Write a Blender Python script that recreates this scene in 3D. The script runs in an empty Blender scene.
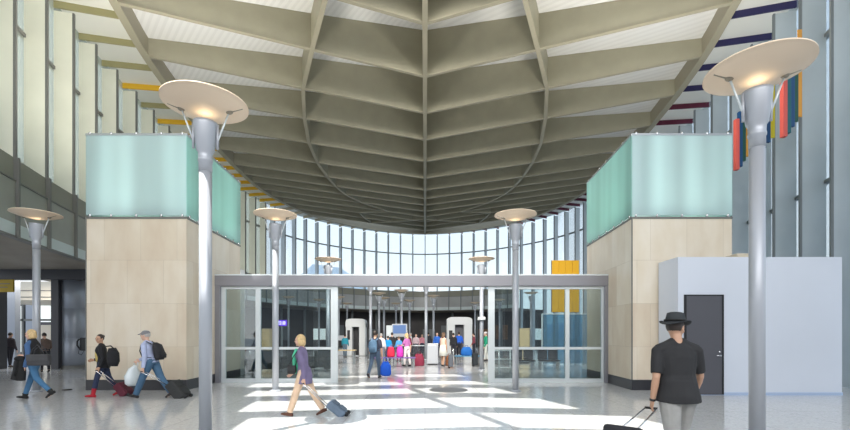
import bpy, bmesh, math, random
from mathutils import Vector, Matrix
random.seed(7)
PI = math.pi
COL = bpy.context.scene.collection
F = 430.0; HZ = 334.0; CH = 1.62

# ------------------------------------------------------------------ materials
def mat(name, col, rough=.6, metal=0.0, spec=.5, noise=0.0, nscale=8.0, emit=None, estr=0.0, bump=0.0, stretch=None, trans=0.0):
    m = bpy.data.materials.new(name); m.use_nodes = True
    nt = m.node_tree; b = nt.nodes['Principled BSDF']
    b.inputs['Base Color'].default_value = (*col, 1); b.inputs['Roughness'].default_value = rough
    b.inputs['Metallic'].default_value = metal; b.inputs['Specular IOR Level'].default_value = spec
    if emit: b.inputs['Emission Color'].default_value = (*emit, 1); b.inputs['Emission Strength'].default_value = estr
    if noise or bump:
        tc = nt.nodes.new('ShaderNodeTexCoord'); mp = nt.nodes.new('ShaderNodeMapping')
        if stretch: mp.inputs['Scale'].default_value = stretch
        nt.links.new(tc.outputs['Object'], mp.inputs['Vector'])
        n = nt.nodes.new('ShaderNodeTexNoise'); n.inputs['Scale'].default_value = nscale; n.inputs['Detail'].default_value = 4
        nt.links.new(mp.outputs['Vector'], n.inputs['Vector'])
        if noise:
            r = nt.nodes.new('ShaderNodeValToRGB')
            r.color_ramp.elements[0].position = .3; r.color_ramp.elements[1].position = .7
            r.color_ramp.elements[0].color = (*[c*(1-noise) for c in col], 1)
            r.color_ramp.elements[1].color = (*[min(1, c*(1+noise)) for c in col], 1)
            nt.links.new(n.outputs['Fac'], r.inputs['Fac']); nt.links.new(r.outputs['Color'], b.inputs['Base Color'])
        if bump:
            bp = nt.nodes.new('ShaderNodeBump'); bp.inputs['Strength'].default_value = bump; bp.inputs['Distance'].default_value = .02
            nt.links.new(n.outputs['Fac'], bp.inputs['Height']); nt.links.new(bp.outputs['Normal'], b.inputs['Normal'])
    return m

def glass(name, tint, refl=.08, frost=0.0, fcol=(.6,.8,.78)):
    """clear sheet: tinted transparency + fresnel reflection (+ milky translucent share)"""
    m = bpy.data.materials.new(name); m.use_nodes = True; nt = m.node_tree
    nt.nodes.clear(); out = nt.nodes.new('ShaderNodeOutputMaterial')
    t = nt.nodes.new('ShaderNodeBsdfTransparent'); t.inputs['Color'].default_value = (*tint, 1)
    base = t.outputs[0]
    if frost:
        tr = nt.nodes.new('ShaderNodeBsdfTranslucent'); tr.inputs['Color'].default_value = (*fcol, 1)
        df = nt.nodes.new('ShaderNodeBsdfDiffuse'); df.inputs['Color'].default_value = (*fcol, 1)
        mx = nt.nodes.new('ShaderNodeMixShader'); mx.inputs[0].default_value = .5
        nt.links.new(tr.outputs[0], mx.inputs[1]); nt.links.new(df.outputs[0], mx.inputs[2])
        m2 = nt.nodes.new('ShaderNodeMixShader'); m2.inputs[0].default_value = frost
        nt.links.new(base, m2.inputs[1]); nt.links.new(mx.outputs[0], m2.inputs[2]); base = m2.outputs[0]
    g = nt.nodes.new('ShaderNodeBsdfGlossy'); g.inputs['Roughness'].default_value = .02
    fr = nt.nodes.new('ShaderNodeLayerWeight'); fr.inputs['Blend'].default_value = .25
    mu = nt.nodes.new('ShaderNodeMath'); mu.operation = 'MULTIPLY_ADD'; mu.inputs[1].default_value = .5; mu.inputs[2].default_value = refl
    nt.links.new(fr.outputs['Fresnel'], mu.inputs[0])
    m3 = nt.nodes.new('ShaderNodeMixShader'); nt.links.new(mu.outputs[0], m3.inputs[0])
    nt.links.new(base, m3.inputs[1]); nt.links.new(g.outputs[0], m3.inputs[2]); nt.links.new(m3.outputs[0], out.inputs[0])
    return m

M = {}
M['beam'] = mat('beam_paint', (.355,.335,.25), .55, noise=.05, nscale=1.5)
M['edge'] = mat('edge_beam_paint', (.33,.30,.225), .55)
M['flange'] = mat('flange_paint', (.36,.33,.245), .55)
M['soffit'] = mat('soffit_white', (.86,.85,.80), .7)
M['finL'] = mat('fin_cream_warmlit', (.80,.79,.68), .5, noise=.06, nscale=.6)  # warm light on the left fins is put into this cream base colour
M['finR'] = mat('fin_bluegrey', (.44,.49,.52), .5, noise=.08, nscale=.6)
M['finB'] = mat('fin_backwall', (.52,.58,.63), .5)
M['mull'] = mat('mullion_dark', (.16,.16,.15), .45)
M['mullR'] = mat('mullion_grey', (.17,.19,.20), .45)
M['olive'] = mat('soffit_blade_olive', (.36,.33,.17), .6)
M['yellow'] = mat('soffit_blade_yellow', (.85,.50,.03), .6)
M['beige'] = mat('soffit_blade_beige', (.60,.50,.36), .6)
M['navy'] = mat('soffit_blade_navy', (.018,.015,.09), .5)
M['maroon'] = mat('soffit_blade_maroon', (.11,.01,.035), .5)
M['pink'] = mat('soffit_blade_pink', (.45,.28,.26), .5)
M['pane'] = glass('curtain_glass', (.90,.95,.97), .05)
M['paneL'] = glass('curtain_glass_milky', (.86,.90,.86), .05, frost=.35, fcol=(.8,.82,.72))
M['door_glass'] = glass('door_glass', (.80,.88,.89), .14)
M['band'] = mat('band_panel_grey', (.29,.295,.255), .4, noise=.08, nscale=.8)
M['band2'] = mat('band_panel_back', (.34,.35,.35), .4, noise=.08, nscale=.8)
M['banddark'] = mat('band_upper_dark', (.24,.24,.195), .5)
M['strip'] = mat('band_pale_strip', (.55,.62,.62), .4)
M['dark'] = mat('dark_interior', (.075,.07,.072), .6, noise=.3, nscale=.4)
M['soffdark'] = mat('soffit_taupe', (.26,.23,.19), .6, noise=.15, nscale=.5)
M['alu'] = mat('aluminium', (.52,.54,.57), .35, .7)
M['alupaint'] = mat('aluminium_paint', (.235,.235,.26), .4, .25)
M['alulight'] = mat('aluminium_light', (.66,.71,.73), .35, .3)
M['postblue'] = mat('post_paint', (.40,.42,.46), .4, .3)
M['disc'] = mat('disc_cream', (.80,.64,.48), .45)
M['clamp'] = mat('clamp_bronze', (.30,.26,.2), .35, .7)
M['chrome'] = mat('chrome', (.75,.75,.76), .15, 1)
M['black'] = mat('black_plastic', (.012,.012,.014), .45)
M['blackfab'] = mat('black_fabric', (.016,.016,.019), .85)
M['plinth'] = mat('plinth_black', (.025,.025,.03), .3)
M['blackframe'] = mat('portal_black', (.035,.035,.042), .4)
M['whitewall'] = mat('partition_white', (.62,.66,.74), .6, noise=.03, nscale=.5)
M['whitebase'] = mat('partition_base', (.40,.50,.68), .5)
M['doorgrey'] = mat('door_charcoal', (.085,.085,.10), .5)
M['steelcol'] = mat('column_steel', (.33,.36,.42), .35, .3)
M['sign_y'] = mat('sign_yellow', (.42,.28,.01), .6)
M['orange'] = mat('panel_orange', (.80,.42,.01), .5)
M['purple'] = mat('sign_purple', (.12,.03,.5), .5, emit=(.16,.05,.75), estr=.6)
M['signtext'] = mat('sign_text', (.7,.65,1), .5, emit=(.65,.6,1), estr=.9)
M['cream'] = mat('bulkhead_cream', (.74,.66,.54), .6)
M['lit'] = mat('shop_window_glow', (.8,.85,.85), .5, emit=(.85,.9,.88), estr=.55)
M['white'] = mat('white_plastic', (.62,.63,.63), .45)
M['greyp'] = mat('grey_plastic', (.45,.47,.50), .4)
M['wood'] = mat('wood_cabinet', (.55,.42,.24), .5, noise=.12, nscale=3, stretch=(1,1,6))
M['bronze'] = mat('bronze_wall', (.22,.12,.07), .5, noise=.4, nscale=1.5)

def stone_mat(name='travertine', A=(.64,.53,.39), B=(.74,.66,.53)):
    m = mat(name, A, .35); nt = m.node_tree; b = nt.nodes['Principled BSDF']
    tc = nt.nodes.new('ShaderNodeTexCoord'); sp = nt.nodes.new('ShaderNodeSeparateXYZ')
    ad = nt.nodes.new('ShaderNodeMath'); ad.operation = 'ADD'
    cb = nt.nodes.new('ShaderNodeCombineXYZ')
    nt.links.new(tc.outputs['Object'], sp.inputs[0]); nt.links.new(sp.outputs[0], ad.inputs[0]); nt.links.new(sp.outputs[1], ad.inputs[1])
    nt.links.new(ad.outputs[0], cb.inputs[0]); nt.links.new(sp.outputs[2], cb.inputs[1])
    br = nt.nodes.new('ShaderNodeTexBrick'); br.offset = .37; br.inputs['Scale'].default_value = 1
    br.inputs['Brick Width'].default_value = 1.05; br.inputs['Row Height'].default_value = 1.25
    br.inputs['Mortar Size'].default_value = .004; br.inputs['Bias'].default_value = 0
    br.inputs['Color1'].default_value = (*A, 1); br.inputs['Color2'].default_value = (*B, 1)
    br.inputs['Mortar'].default_value = (*[c*.8 for c in A], 1)
    n = nt.nodes.new('ShaderNodeTexNoise'); n.inputs['Scale'].default_value = 1.6; n.inputs['Detail'].default_value = 6
    mp = nt.nodes.new('ShaderNodeMapping'); mp.inputs['Scale'].default_value = (1.5,1.5,.6)
    nt.links.new(tc.outputs['Object'], mp.inputs[0]); nt.links.new(mp.outputs[0], n.inputs['Vector'])
    mx = nt.nodes.new('ShaderNodeMix'); mx.data_type = 'RGBA'; mx.blend_type = 'OVERLAY'; mx.inputs[0].default_value = .3
    nt.links.new(cb.outputs[0], br.inputs['Vector'])
    nt.links.new(br.outputs['Color'], mx.inputs[6]); nt.links.new(n.outputs['Fac'], mx.inputs[7])
    hs = nt.nodes.new('ShaderNodeHueSaturation'); hs.inputs['Saturation'].default_value = .9
    nt.links.new(mx.outputs[2], hs.inputs['Color']); nt.links.new(hs.outputs[0], b.inputs['Base Color'])
    return m
M['stone'] = stone_mat()

def floor_mat():
    m = mat('terrazzo', (.5,.5,.5), .12, spec=.6); nt = m.node_tree; b = nt.nodes['Principled BSDF']
    tc = nt.nodes.new('ShaderNodeTexCoord')
    v = nt.nodes.new('ShaderNodeTexVoronoi'); v.inputs['Scale'].default_value = 22
    n = nt.nodes.new('ShaderNodeTexNoise'); n.inputs['Scale'].default_value = 30; n.inputs['Detail'].default_value = 3
    n2 = nt.nodes.new('ShaderNodeTexNoise'); n2.inputs['Scale'].default_value = .35
    for q in (v, n, n2): nt.links.new(tc.outputs['Object'], q.inputs['Vector'])
    r = nt.nodes.new('ShaderNodeValToRGB'); r.color_ramp.elements[0].color = (.50,.50,.50,1); r.color_ramp.elements[1].color = (.62,.615,.60,1)
    r.color_ramp.elements[0].position = .3; r.color_ramp.elements[1].position = .62
    nt.links.new(n.outputs['Fac'], r.inputs['Fac'])
    mx = nt.nodes.new('ShaderNodeMix'); mx.data_type = 'RGBA'; mx.inputs[0].default_value = .12
    nt.links.new(r.outputs[0], mx.inputs[6]); nt.links.new(v.outputs['Color'], mx.inputs[7])
    hs = nt.nodes.new('ShaderNodeHueSaturation'); hs.inputs['Saturation'].default_value = .12; nt.links.new(mx.outputs[2], hs.inputs['Color'])
    br = nt.nodes.new('ShaderNodeTexBrick'); br.offset = 0; br.inputs['Scale'].default_value = 1
    br.inputs['Brick Width'].default_value = 1.5; br.inputs['Row Height'].default_value = 3.0; br.inputs['Mortar Size'].default_value = .006
    br.inputs['Color1'].default_value = (1,1,1,1); br.inputs['Color2'].default_value = (.95,.95,.95,1); br.inputs['Mortar'].default_value = (.65,.65,.65,1)
    nt.links.new(tc.outputs['Object'], br.inputs['Vector'])
    m2 = nt.nodes.new('ShaderNodeMix'); m2.data_type = 'RGBA'; m2.blend_type = 'MULTIPLY'; m2.inputs[0].default_value = 1
    nt.links.new(hs.outputs[0], m2.inputs[6]); nt.links.new(br.outputs['Color'], m2.inputs[7])
    nt.links.new(m2.outputs[2], b.inputs['Base Color'])
    mr = nt.nodes.new('ShaderNodeMapRange'); mr.inputs['To Min'].default_value = .07; mr.inputs['To Max'].default_value = .17
    nt.links.new(n2.outputs['Fac'], mr.inputs[0]); nt.links.new(mr.outputs[0], b.inputs['Roughness'])
    return m
M['floor'] = floor_mat()

def deck_mat():
    m = mat('corrugated_deck', (.74,.74,.75), .6); nt = m.node_tree; b = nt.nodes['Principled BSDF']
    tc = nt.nodes.new('ShaderNodeTexCoord'); w = nt.nodes.new('ShaderNodeTexWave'); w.wave_type = 'BANDS'; w.bands_direction = 'DIAGONAL'
    w.inputs['Scale'].default_value = 1.6; w.inputs['Distortion'].default_value = 0
    nt.links.new(tc.outputs['Object'], w.inputs['Vector'])
    r = nt.nodes.new('ShaderNodeValToRGB'); r.color_ramp.elements[0].color = (.77,.77,.77,1); r.color_ramp.elements[1].color = (.83,.83,.83,1)
    r.color_ramp.elements[0].position = .25; r.color_ramp.elements[1].position = .6
    nt.links.new(w.outputs['Fac'], r.inputs['Fac']); nt.links.new(r.outputs[0], b.inputs['Base Color'])
    return m
M['deck'] = deck_mat()

def cmat(name, col, rough=.8, **k): 
    return mat(name, col, rough, **k)

# ------------------------------------------------------------------ object helpers
def link(o, parent=None):
    COL.objects.link(o)
    if parent is not None: o.parent = parent
    return o
def obj(name, bm, m, parent=None, smooth=False, bevel=0.0):
    me = bpy.data.meshes.new(name); 
    bmesh.ops.recalc_face_normals(bm, faces=bm.faces[:])
    bm.to_mesh(me); bm.free()
    if m is not None: me.materials.append(m)
    if smooth:
        for p in me.polygons: p.use_smooth = True
    o = bpy.data.objects.new(name, me); link(o, parent)
    if bevel:
        md = o.modifiers.new('bevel', 'BEVEL'); md.width = bevel; md.segments = 2; md.limit_method = 'ANGLE'
    return o
def thing(name, label, cat, loc=(0,0,0), rz=0, group=None):
    o = bpy.data.objects.new(name, None); o.empty_display_size = .2; link(o)
    o.location = loc; o.rotation_euler = (0,0,rz); o['label'] = label; o['category'] = cat
    if group: o['group'] = group
    return o
def tag(o, label, cat, group=None, kind=None):
    o['label'] = label; o['category'] = cat
    if group: o['group'] = group
    if kind: o['kind'] = kind
    return o
def struct(o): o['kind'] = 'structure'; return o
def dup(root, label, loc=None, rz=None, group=None):
    r = root.copy(); COL.objects.link(r); r['label'] = label
    if loc is not None: r.location = loc
    if rz is not None: r.rotation_euler = (0,0,rz)
    if group: r['group'] = group
    for ch in list(root.children):
        c = ch.copy(); COL.objects.link(c); c.parent = r
        for g in list(ch.children):
            d = g.copy(); COL.objects.link(d); d.parent = c
    return r
def box(bm, x0,x1,y0,y1,z0,z1, mt=None):
    vs = [bm.verts.new(p) for p in [(x0,y0,z0),(x1,y0,z0),(x1,y1,z0),(x0,y1,z0),(x0,y0,z1),(x1,y0,z1),(x1,y1,z1),(x0,y1,z1)]]
    if mt is not None:
        for v in vs: v.co = mt @ v.co
    for f in [(0,3,2,1),(4,5,6,7),(0,1,5,4),(1,2,6,5),(2,3,7,6),(3,0,4,7)]: bm.faces.new([vs[i] for i in f])
def B(*a, mt=None):
    bm = bmesh.new(); box(bm, *a, mt=mt); return bm
def boxes(lst):
    bm = bmesh.new()
    for a in lst: box(bm, *a)
    return bm
def slab(bm, a, b, t, z0a, z1a, z0b=None, z1b=None):
    """vertical plate from plan point a to plan point b, thickness t, heights at both ends"""
    if z0b is None: z0b, z1b = z0a, z1a
    a = Vector(a[:2]); b = Vector(b[:2]); d = (b-a).normalized(); n = Vector((-d.y, d.x))*t/2
    P = []
    for p, z0, z1 in ((a, z0a, z1a), (b, z0b, z1b)):
        for s in (-1, 1):
            for z in (z0, z1): P.append(bm.verts.new((p.x+n.x*s, p.y+n.y*s, z)))
    for f in [(0,1,3,2),(4,6,7,5),(0,4,5,1),(2,3,7,6),(1,5,7,3),(0,2,6,4)]: bm.faces.new([P[i] for i in f])
def tube(bm, pts, rad, seg=10, sx=1.0, cap=True, up=None):
    """round tube through pts; rad number or list; sx flattens across 'up'"""
    pts = [Vector(p) for p in pts]
    if not isinstance(rad, (list, tuple)): rad = [rad]*len(pts)
    rings = []
    prevn = None
    for i, p in enumerate(pts):
        if i == 0: d = pts[1]-p
        elif i == len(pts)-1: d = p-pts[i-1]
        else: d = (pts[i+1]-p).normalized() + (p-pts[i-1]).normalized()
        d.normalize()
        if prevn is None:
            u = Vector(up) if up else (Vector((0,1,0)) if abs(d.y) < .9 else Vector((1,0,0)))
            n = (u - d*u.dot(d)).normalized()
        else: n = (prevn - d*prevn.dot(d)).normalized()
        prevn = n; bn = d.cross(n)
        r = rad[i]; rx, ry = (r if isinstance(r, (tuple, list)) else (r, r*sx))
        rings.append([bm.verts.new(p + n*math.cos(2*PI*k/seg)*rx + bn*math.sin(2*PI*k/seg)*ry) for k in range(seg)])
    for a, b in zip(rings[:-1], rings[1:]):
        for k in range(seg): bm.faces.new([a[k], a[(k+1)%seg], b[(k+1)%seg], b[k]])
    if cap: bm.faces.new(rings[0][::-1]); bm.faces.new(rings[-1])
def ball(bm, c, r, seg=16, rot=None):
    """ellipsoid"""
    if not isinstance(r, (tuple, list)): r = (r, r, r)
    mt = Matrix.Translation(c) @ (rot if rot is not None else Matrix.Identity(4)) @ Matrix.Diagonal((*r, 1))
    bmesh.ops.create_uvsphere(bm, u_segments=seg, v_segments=max(6, seg*2//3), radius=1, matrix=mt)
def lathe(bm, prof, seg=32, c=(0,0,0), closed=False):
    rings = []
    for r, z in prof:
        rings.append([bm.verts.new((c[0]+r*math.cos(2*PI*k/seg), c[1]+r*math.sin(2*PI*k/seg), c[2]+z)) for k in range(seg)])
    for a, b in zip(rings[:-1], rings[1:]):
        for k in range(seg): bm.faces.new([a[k], a[(k+1)%seg], b[(k+1)%seg], b[k]])
    if closed:
        for k in range(seg): bm.faces.new([rings[-1][k], rings[-1][(k+1)%seg], rings[0][(k+1)%seg], rings[0][k]])
    else:
        bm.faces.new(rings[0][::-1]); bm.faces.new(rings[-1])
def remesh(o, vox, smooth=3):
    """fuse overlapping solids into one skin and bake"""
    md = o.modifiers.new('r', 'REMESH'); md.mode = 'VOXEL'; md.voxel_size = vox; md.use_smooth_shade = True
    if smooth: sm = o.modifiers.new('s', 'SMOOTH'); sm.iterations = smooth; sm.factor = .5
    bpy.context.view_layer.update()
    dg = bpy.context.evaluated_depsgraph_get()
    me = bpy.data.meshes.new_from_object(o.evaluated_get(dg)); me.name = o.name
    for p in me.polygons: p.use_smooth = True
    o.modifiers.clear(); o.data = me
    return o
def X(px, d): return (px-425.0)/F*d
def Z(py, d): return CH + (HZ-py)/F*d

# ------------------------------------------------------------------ plan outlines
EDGE = [(-11.6,-2),(-11.0,2),(-10.3,6),(-9.8,10),(-11.5,15.95),(-12.4,19.3),(-13.1,23.3),(-13.7,28.5),(-14.0,34.0),(-13.7,38.0),(-12.6,42.3),(-10.85,45.8),(-8.35,48.6),(-5.8,50.6),(-3.2,51.9),(0,52.6)]
RIB = [(.5,8.5),(-1.6,12.0),(-3.7,15.8),(-4.85,18.5),(-6.1,21.5),(-6.95,24.9),(-7.5,28.0),(-7.7,31.0),(-7.6,33.9),(-7.2,37.0),(-6.2,39.65),(-4.5,42.0),(-2.6,44.2),(0,46)]
SP = [13.6,17,20.5,23.9,27.2,30.6,33.9,36.7,39,41,43,45,47,49,51]
HB = 12.3+CH      # underside of the beams
def cr(P, n=8):
    P = [Vector(p) for p in P]; out = []
    Q = [P[0]*2-P[1]] + P + [P[-1]*2-P[-2]]
    Q[-1] = Vector((-P[-2].x, P[-2].y))
    for i in range(1, len(Q)-2):
        for k in range(n):
            t = k/n; a, b, c, d = Q[i-1:i+3]
            out.append(.5*((2*b)+(c-a)*t+(2*a-5*b+4*c-d)*t*t+(3*b-a-3*c+d)*t**3))
    out.append(P[-1]); return out
edge = cr(EDGE); rib = cr(RIB)
full = edge + [Vector((-p.x, p.y)) for p in reversed(edge[:-1])]
def offset(P, t):
    out = []
    for i, p in enumerate(P):
        a = P[max(0, i-1)]; b = P[min(len(P)-1, i+1)]; d = (b-a).normalized()
        out.append(p + Vector((-d.y, d.x))*t)
    return out
wallp = offset(full, 2.5)          # left -> back -> right, outward is +normal
class Path:
    def __init__(s, P):
        s.P = P; s.L = [0]
        for a, b in zip(P[:-1], P[1:]): s.L.append(s.L[-1]+(b-a).length)
        s.T = s.L[-1]
    def at(s, l):
        l = max(0, min(s.T, l))
        for i in range(len(s.L)-1):
            if l <= s.L[i+1]+1e-9: break
        a, b = s.P[i], s.P[i+1]; t = (l-s.L[i])/(s.L[i+1]-s.L[i])
        d = (b-a).normalized(); return a.lerp(b, t), Vector((-d.y, d.x))
WP = Path(wallp); MID = WP.T/2
EP = Path(full)
def strip_mesh(bm, P, zs0, zs1, t=.12):
    """vertical curved plate following plan path P"""
    I = offset(P, -t/2); O = offset(P, t/2)
    R = []
    for a, b in zip(I, O):
        R.append([bm.verts.new((a.x,a.y,zs0)), bm.verts.new((a.x,a.y,zs1)), bm.verts.new((b.x,b.y,zs1)), bm.verts.new((b.x,b.y,zs0))])
    for a, b in zip(R[:-1], R[1:]):
        for k in range(4): bm.faces.new([a[k], a[(k+1)%4], b[(k+1)%4], b[k]])
    bm.faces.new(R[0][::-1]); bm.faces.new(R[-1])
def sub(path, l0, l1, n=40): return [path.at(l0+(l1-l0)*k/n)[0] for k in range(n+1)]

# ------------------------------------------------------------------ floor and outside ground
bm = bmesh.new(); box(bm, -30, 30, -14, 62, -.2, 0); struct(obj('floor', bm, M['floor']))
bm = bmesh.new(); box(bm, -220, 220, -200, 300, -1.2, -.9); g = obj('ground', bm, mat('outside_ground', (.50,.50,.47), .9, noise=.1, nscale=.1)); struct(g)
# faint hill seen through the left of the rear glazing
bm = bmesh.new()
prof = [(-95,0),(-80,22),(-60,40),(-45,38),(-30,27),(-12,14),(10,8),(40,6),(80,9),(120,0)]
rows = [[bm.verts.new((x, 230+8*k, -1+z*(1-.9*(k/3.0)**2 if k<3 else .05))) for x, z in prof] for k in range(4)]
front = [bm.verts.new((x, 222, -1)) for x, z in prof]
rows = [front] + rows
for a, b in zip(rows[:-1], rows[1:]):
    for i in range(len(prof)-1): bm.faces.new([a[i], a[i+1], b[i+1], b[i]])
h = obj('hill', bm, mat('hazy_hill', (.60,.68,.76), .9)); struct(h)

# ------------------------------------------------------------------ ceiling: deck, beams, soffit
def isect(path_pts, a, slope):
    """point where a line from the spine (0,a) running to -x with given slope meets a polyline"""
    for p, q in zip(path_pts[:-1], path_pts[1:]):
        fa = p.y - (a + slope*p.x); fb = q.y - (a + slope*q.x)
        if fa*fb <= 0 and fa != fb:
            t = fa/(fa-fb); return p.lerp(q, t)
    return None
ceil = bpy.data.objects.new('ceiling', None); link(ceil); struct(ceil)
TS, TR, TE = 2.15, 1.5, .75      # beam depth at spine, rib, edge
beamlines = []
for a in SP:
    sl = .40 if a < 36 else .40+.012*(a-36)
    r = isect(rib, a, sl); e = isect(edge, a, sl)
    if e is None: continue
    if r is None or r.x < e.x or r.x > -.3: r = Vector((e.x*.5, (a+e.y)/2)); 
    beamlines.append((a, r, e))
# deck quads between neighbouring beams (both sides)
bm = bmesh.new()
def q4(bm, a, b, c, d): bm.faces.new([bm.verts.new(p) for p in (a, b, c, d)])
def deckpt(p, which): return (p.x, p.y, HB + {'s': TS, 'r': TR, 'e': TE}[which] + .01)
bl = beamlines + [(52.6, Vector((-.2,52.6)), Vector((-.4,52.6)))]
for (a0, r0, e0), (a1, r1, e1) in zip(bl[:-1], bl[1:]):
    for s in (-1, 1):
        f = lambda p, w: Vector(deckpt(Vector((p.x*s*-1 if s == 1 else p.x, p.y)), w))
        S0 = f(Vector((0,a0)),'s'); S1 = f(Vector((0,a1)),'s'); R0 = f(r0,'r'); R1 = f(r1,'r'); E0 = f(e0,'e'); E1 = f(e1,'e')
        q4(bm, S0, R0, R1, S1); q4(bm, R0, E0, E1, R1)
bmesh.ops.remove_doubles(bm, verts=bm.verts[:], dist=.02)
obj('roof_deck', bm, M['deck'], ceil)
# spine, ribs, edge beams and cross beams
def plate(bm, P, t, zl, zh):
    I = offset(P, -t/2); O = offset(P, t/2); R_ = []
    for a, b, l, h in zip(I, O, zl, zh):
        R_.append([bm.verts.new((a.x,a.y,l)), bm.verts.new((a.x,a.y,h)), bm.verts.new((b.x,b.y,h)), bm.verts.new((b.x,b.y,l))])
    for a, b in zip(R_[:-1], R_[1:]):
        for k in range(4): bm.faces.new([a[k], a[(k+1)%4], b[(k+1)%4], b[k]])
    bm.faces.new(R_[0][::-1]); bm.faces.new(R_[-1])
def beam(name, pts, t, depths, m=M['beam'], dz=0.0):
    n = len(pts)
    bm = bmesh.new(); plate(bm, pts, t, [HB+dz]*n, [HB+q for q in depths])
    o = obj(name, bm, m, ceil)
    bm = bmesh.new(); plate(bm, pts, t+.09, [HB-.05+dz]*n, [HB-.002+dz]*n); obj('flange', bm, M['flange'], o)
    return o
beam('spine_beam', [Vector((0,9.5)), Vector((0,52.6))], .12, [TS,TS], dz=-.03)
for s in (1, -1):
    R = [Vector((r.x*s, r.y)) for a, r, e in beamlines if r.x < -.4] + [Vector((0, 46))]
    beam('curved_rib', R, .1, [TR]*len(R), dz=-.015)
    E = [Vector((p.x*s, p.y)) for p in edge[::2]+[edge[-1]]]
    beam('edge_beam', E, .22, [TE+.1]*len(E), M['edge'], dz=-.03)
    for a, r, e in beamlines:
        beam('cross_beam', [Vector((0,a)), Vector((r.x*s, r.y)), Vector((e.x*s, e.y))], .07, [TS,TR,TE])
# unseen roof plate, added with slots cut to shape the bright floor strips
SH = (5.0, 6.6); ZR = 16.3
rows = [(7.75,9.0,-3.1,1.40,4.3),(9.7,11.05,-3.75,.62,3.2),(11.9,12.95,-4.5,-.05,2.4),(13.8,14.75,-5.2,-.5,2.0),(16.2,17.2,-5.4,-1.0,1.5)]
bm = bmesh.new()
def cz(x, d): return (x-SH[0], d-.13*abs(x-1.0)-SH[1], ZR)
def dq(x0, x1, d0, d1, x2=None, x3=None):
    x2 = x1 if x2 is None else x2; x3 = x0 if x3 is None else x3
    q4(bm, cz(x0,d0), cz(x1,d0), cz(x2,d1), cz(x3,d1))
XL, XRR = -8.5, 20.0
prev = 0.0
for (d0, d1, xl, xb, xr) in rows:
    for (u, v) in ((XL, 1.0), (1.0, XRR)): dq(u, v, prev, d0)
    sk = -.37*(d1-d0)
    dq(XL, xl, d0, d1, xl+sk*.3, XL)
    dq(xb-.12, xb+.12, d0, d1, xb+.12+sk, xb-.12+sk)
    dq(xr, XRR, d0, d1, XRR, xr+sk)
    prev = d1
for (u, v) in ((XL, 1.0), (1.0, XRR)): dq(u, v, prev, 21)
bmesh.ops.remove_doubles(bm, verts=bm.verts[:], dist=.01)
obj('slotted_light_mask', bm, M['deck'], ceil)
# white soffit ring between edge beam and glazing, plus coloured radial blades
bm = bmesh.new()
A = full; Bp = offset(full, 2.8)
for i in range(len(A)-1):
    q4(bm, (A[i].x,A[i].y,HB+.5), (A[i+1].x,A[i+1].y,HB+.5), (Bp[i+1].x,Bp[i+1].y,HB+.5), (Bp[i].x,Bp[i].y,HB+.5))
bmesh.ops.remove_doubles(bm, verts=bm.verts[:], dist=.001)
obj('soffit', bm, M['soffit'], ceil)
NB = 20+int((MID-20*1.62)/1.85)
def LK(k): return 1.62*min(k,20)+1.85*max(0,k-20)
for side in (-1, 1):
    for k in range(0 if side < 0 else 1, NB+1):
        l = MID + side*LK(k)
        p, n = WP.at(l)
        q = p - n*2.4
        y = p.y
        if side < 0: m = 'beige' if k < 13 else ('yellow' if y > 21.5 and k not in (24,) else 'olive')
        else: m = 'pink' if k < 9 else ('maroon' if y > 22.2 else 'navy')
        if side > 0 and k % 5 == 2 and k > 15: m = 'navy'
        bm = bmesh.new(); slab(bm, p, q, .07, HB+.24, HB+.5)
        obj('soffit_blade', bm, M[m], ceil)

# ------------------------------------------------------------------ curtain wall
BT = 5.4+CH; BR = 4.7+CH; BB = 3.0+CH
lL = MID-34.0 if MID > 34 else 0
LB = MID - 22.0      # left/back split
RB = MID + 22.0
def wall(name, l0, l1, mull, finm, z0, panem, thick=.07, depth=.75):
    w = bpy.data.objects.new(name, None); link(w); struct(w)
    bm = bmesh.new(); strip_mesh(bm, sub(WP, l0, l1), z0, HB+.5, .03); obj('glass_pane', bm, panem, w)
    for zz in (5.2+CH, 10.2+CH):
        bm = bmesh.new(); strip_mesh(bm, sub(WP, l0, l1), zz-.06, zz+.06, .16); obj('transom', bm, mull, w)
    return w
def fins(w, l0, l1, z0f, finm, mull, depth=.75):
    for side in (-1, 1):
        for k in range(0 if side < 0 else 1, NB+1):
            l = MID+side*LK(k)
            if not (l0 <= l < l1): continue
            p, n = WP.at(l)
            z0 = z0f(k, side)
            bm = bmesh.new(); slab(bm, p - n*.02, p-n*depth, .09, z0, HB+.1)
            f = obj('fin', bm, finm, w)
            bm = bmesh.new(); slab(bm, p-n*depth, p-n*(depth+.07), .09, z0, HB+.12)
            obj('nosing', bm, mull, f)
wl = wall('wall_left', 0, LB, M['mull'], M['finL'], BT, M['paneL'])
fins(wl, 0, LB, lambda k, s: BB, M['finL'], M['mull'], .62)
wb = wall('wall_back', LB, RB, M['mullR'], M['finB'], BT, M['pane'])
fins(wb, LB, RB, lambda k, s: (BT if (s < 0 or k < 8) else 0), M['finB'], M['mullR'], .5)
wr = wall('wall_right', RB, WP.T, M['mullR'], M['finR'], 0, M['pane'])
fins(wr, RB, WP.T, lambda k, s: 0, M['finR'], M['mullR'], .7)
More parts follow.
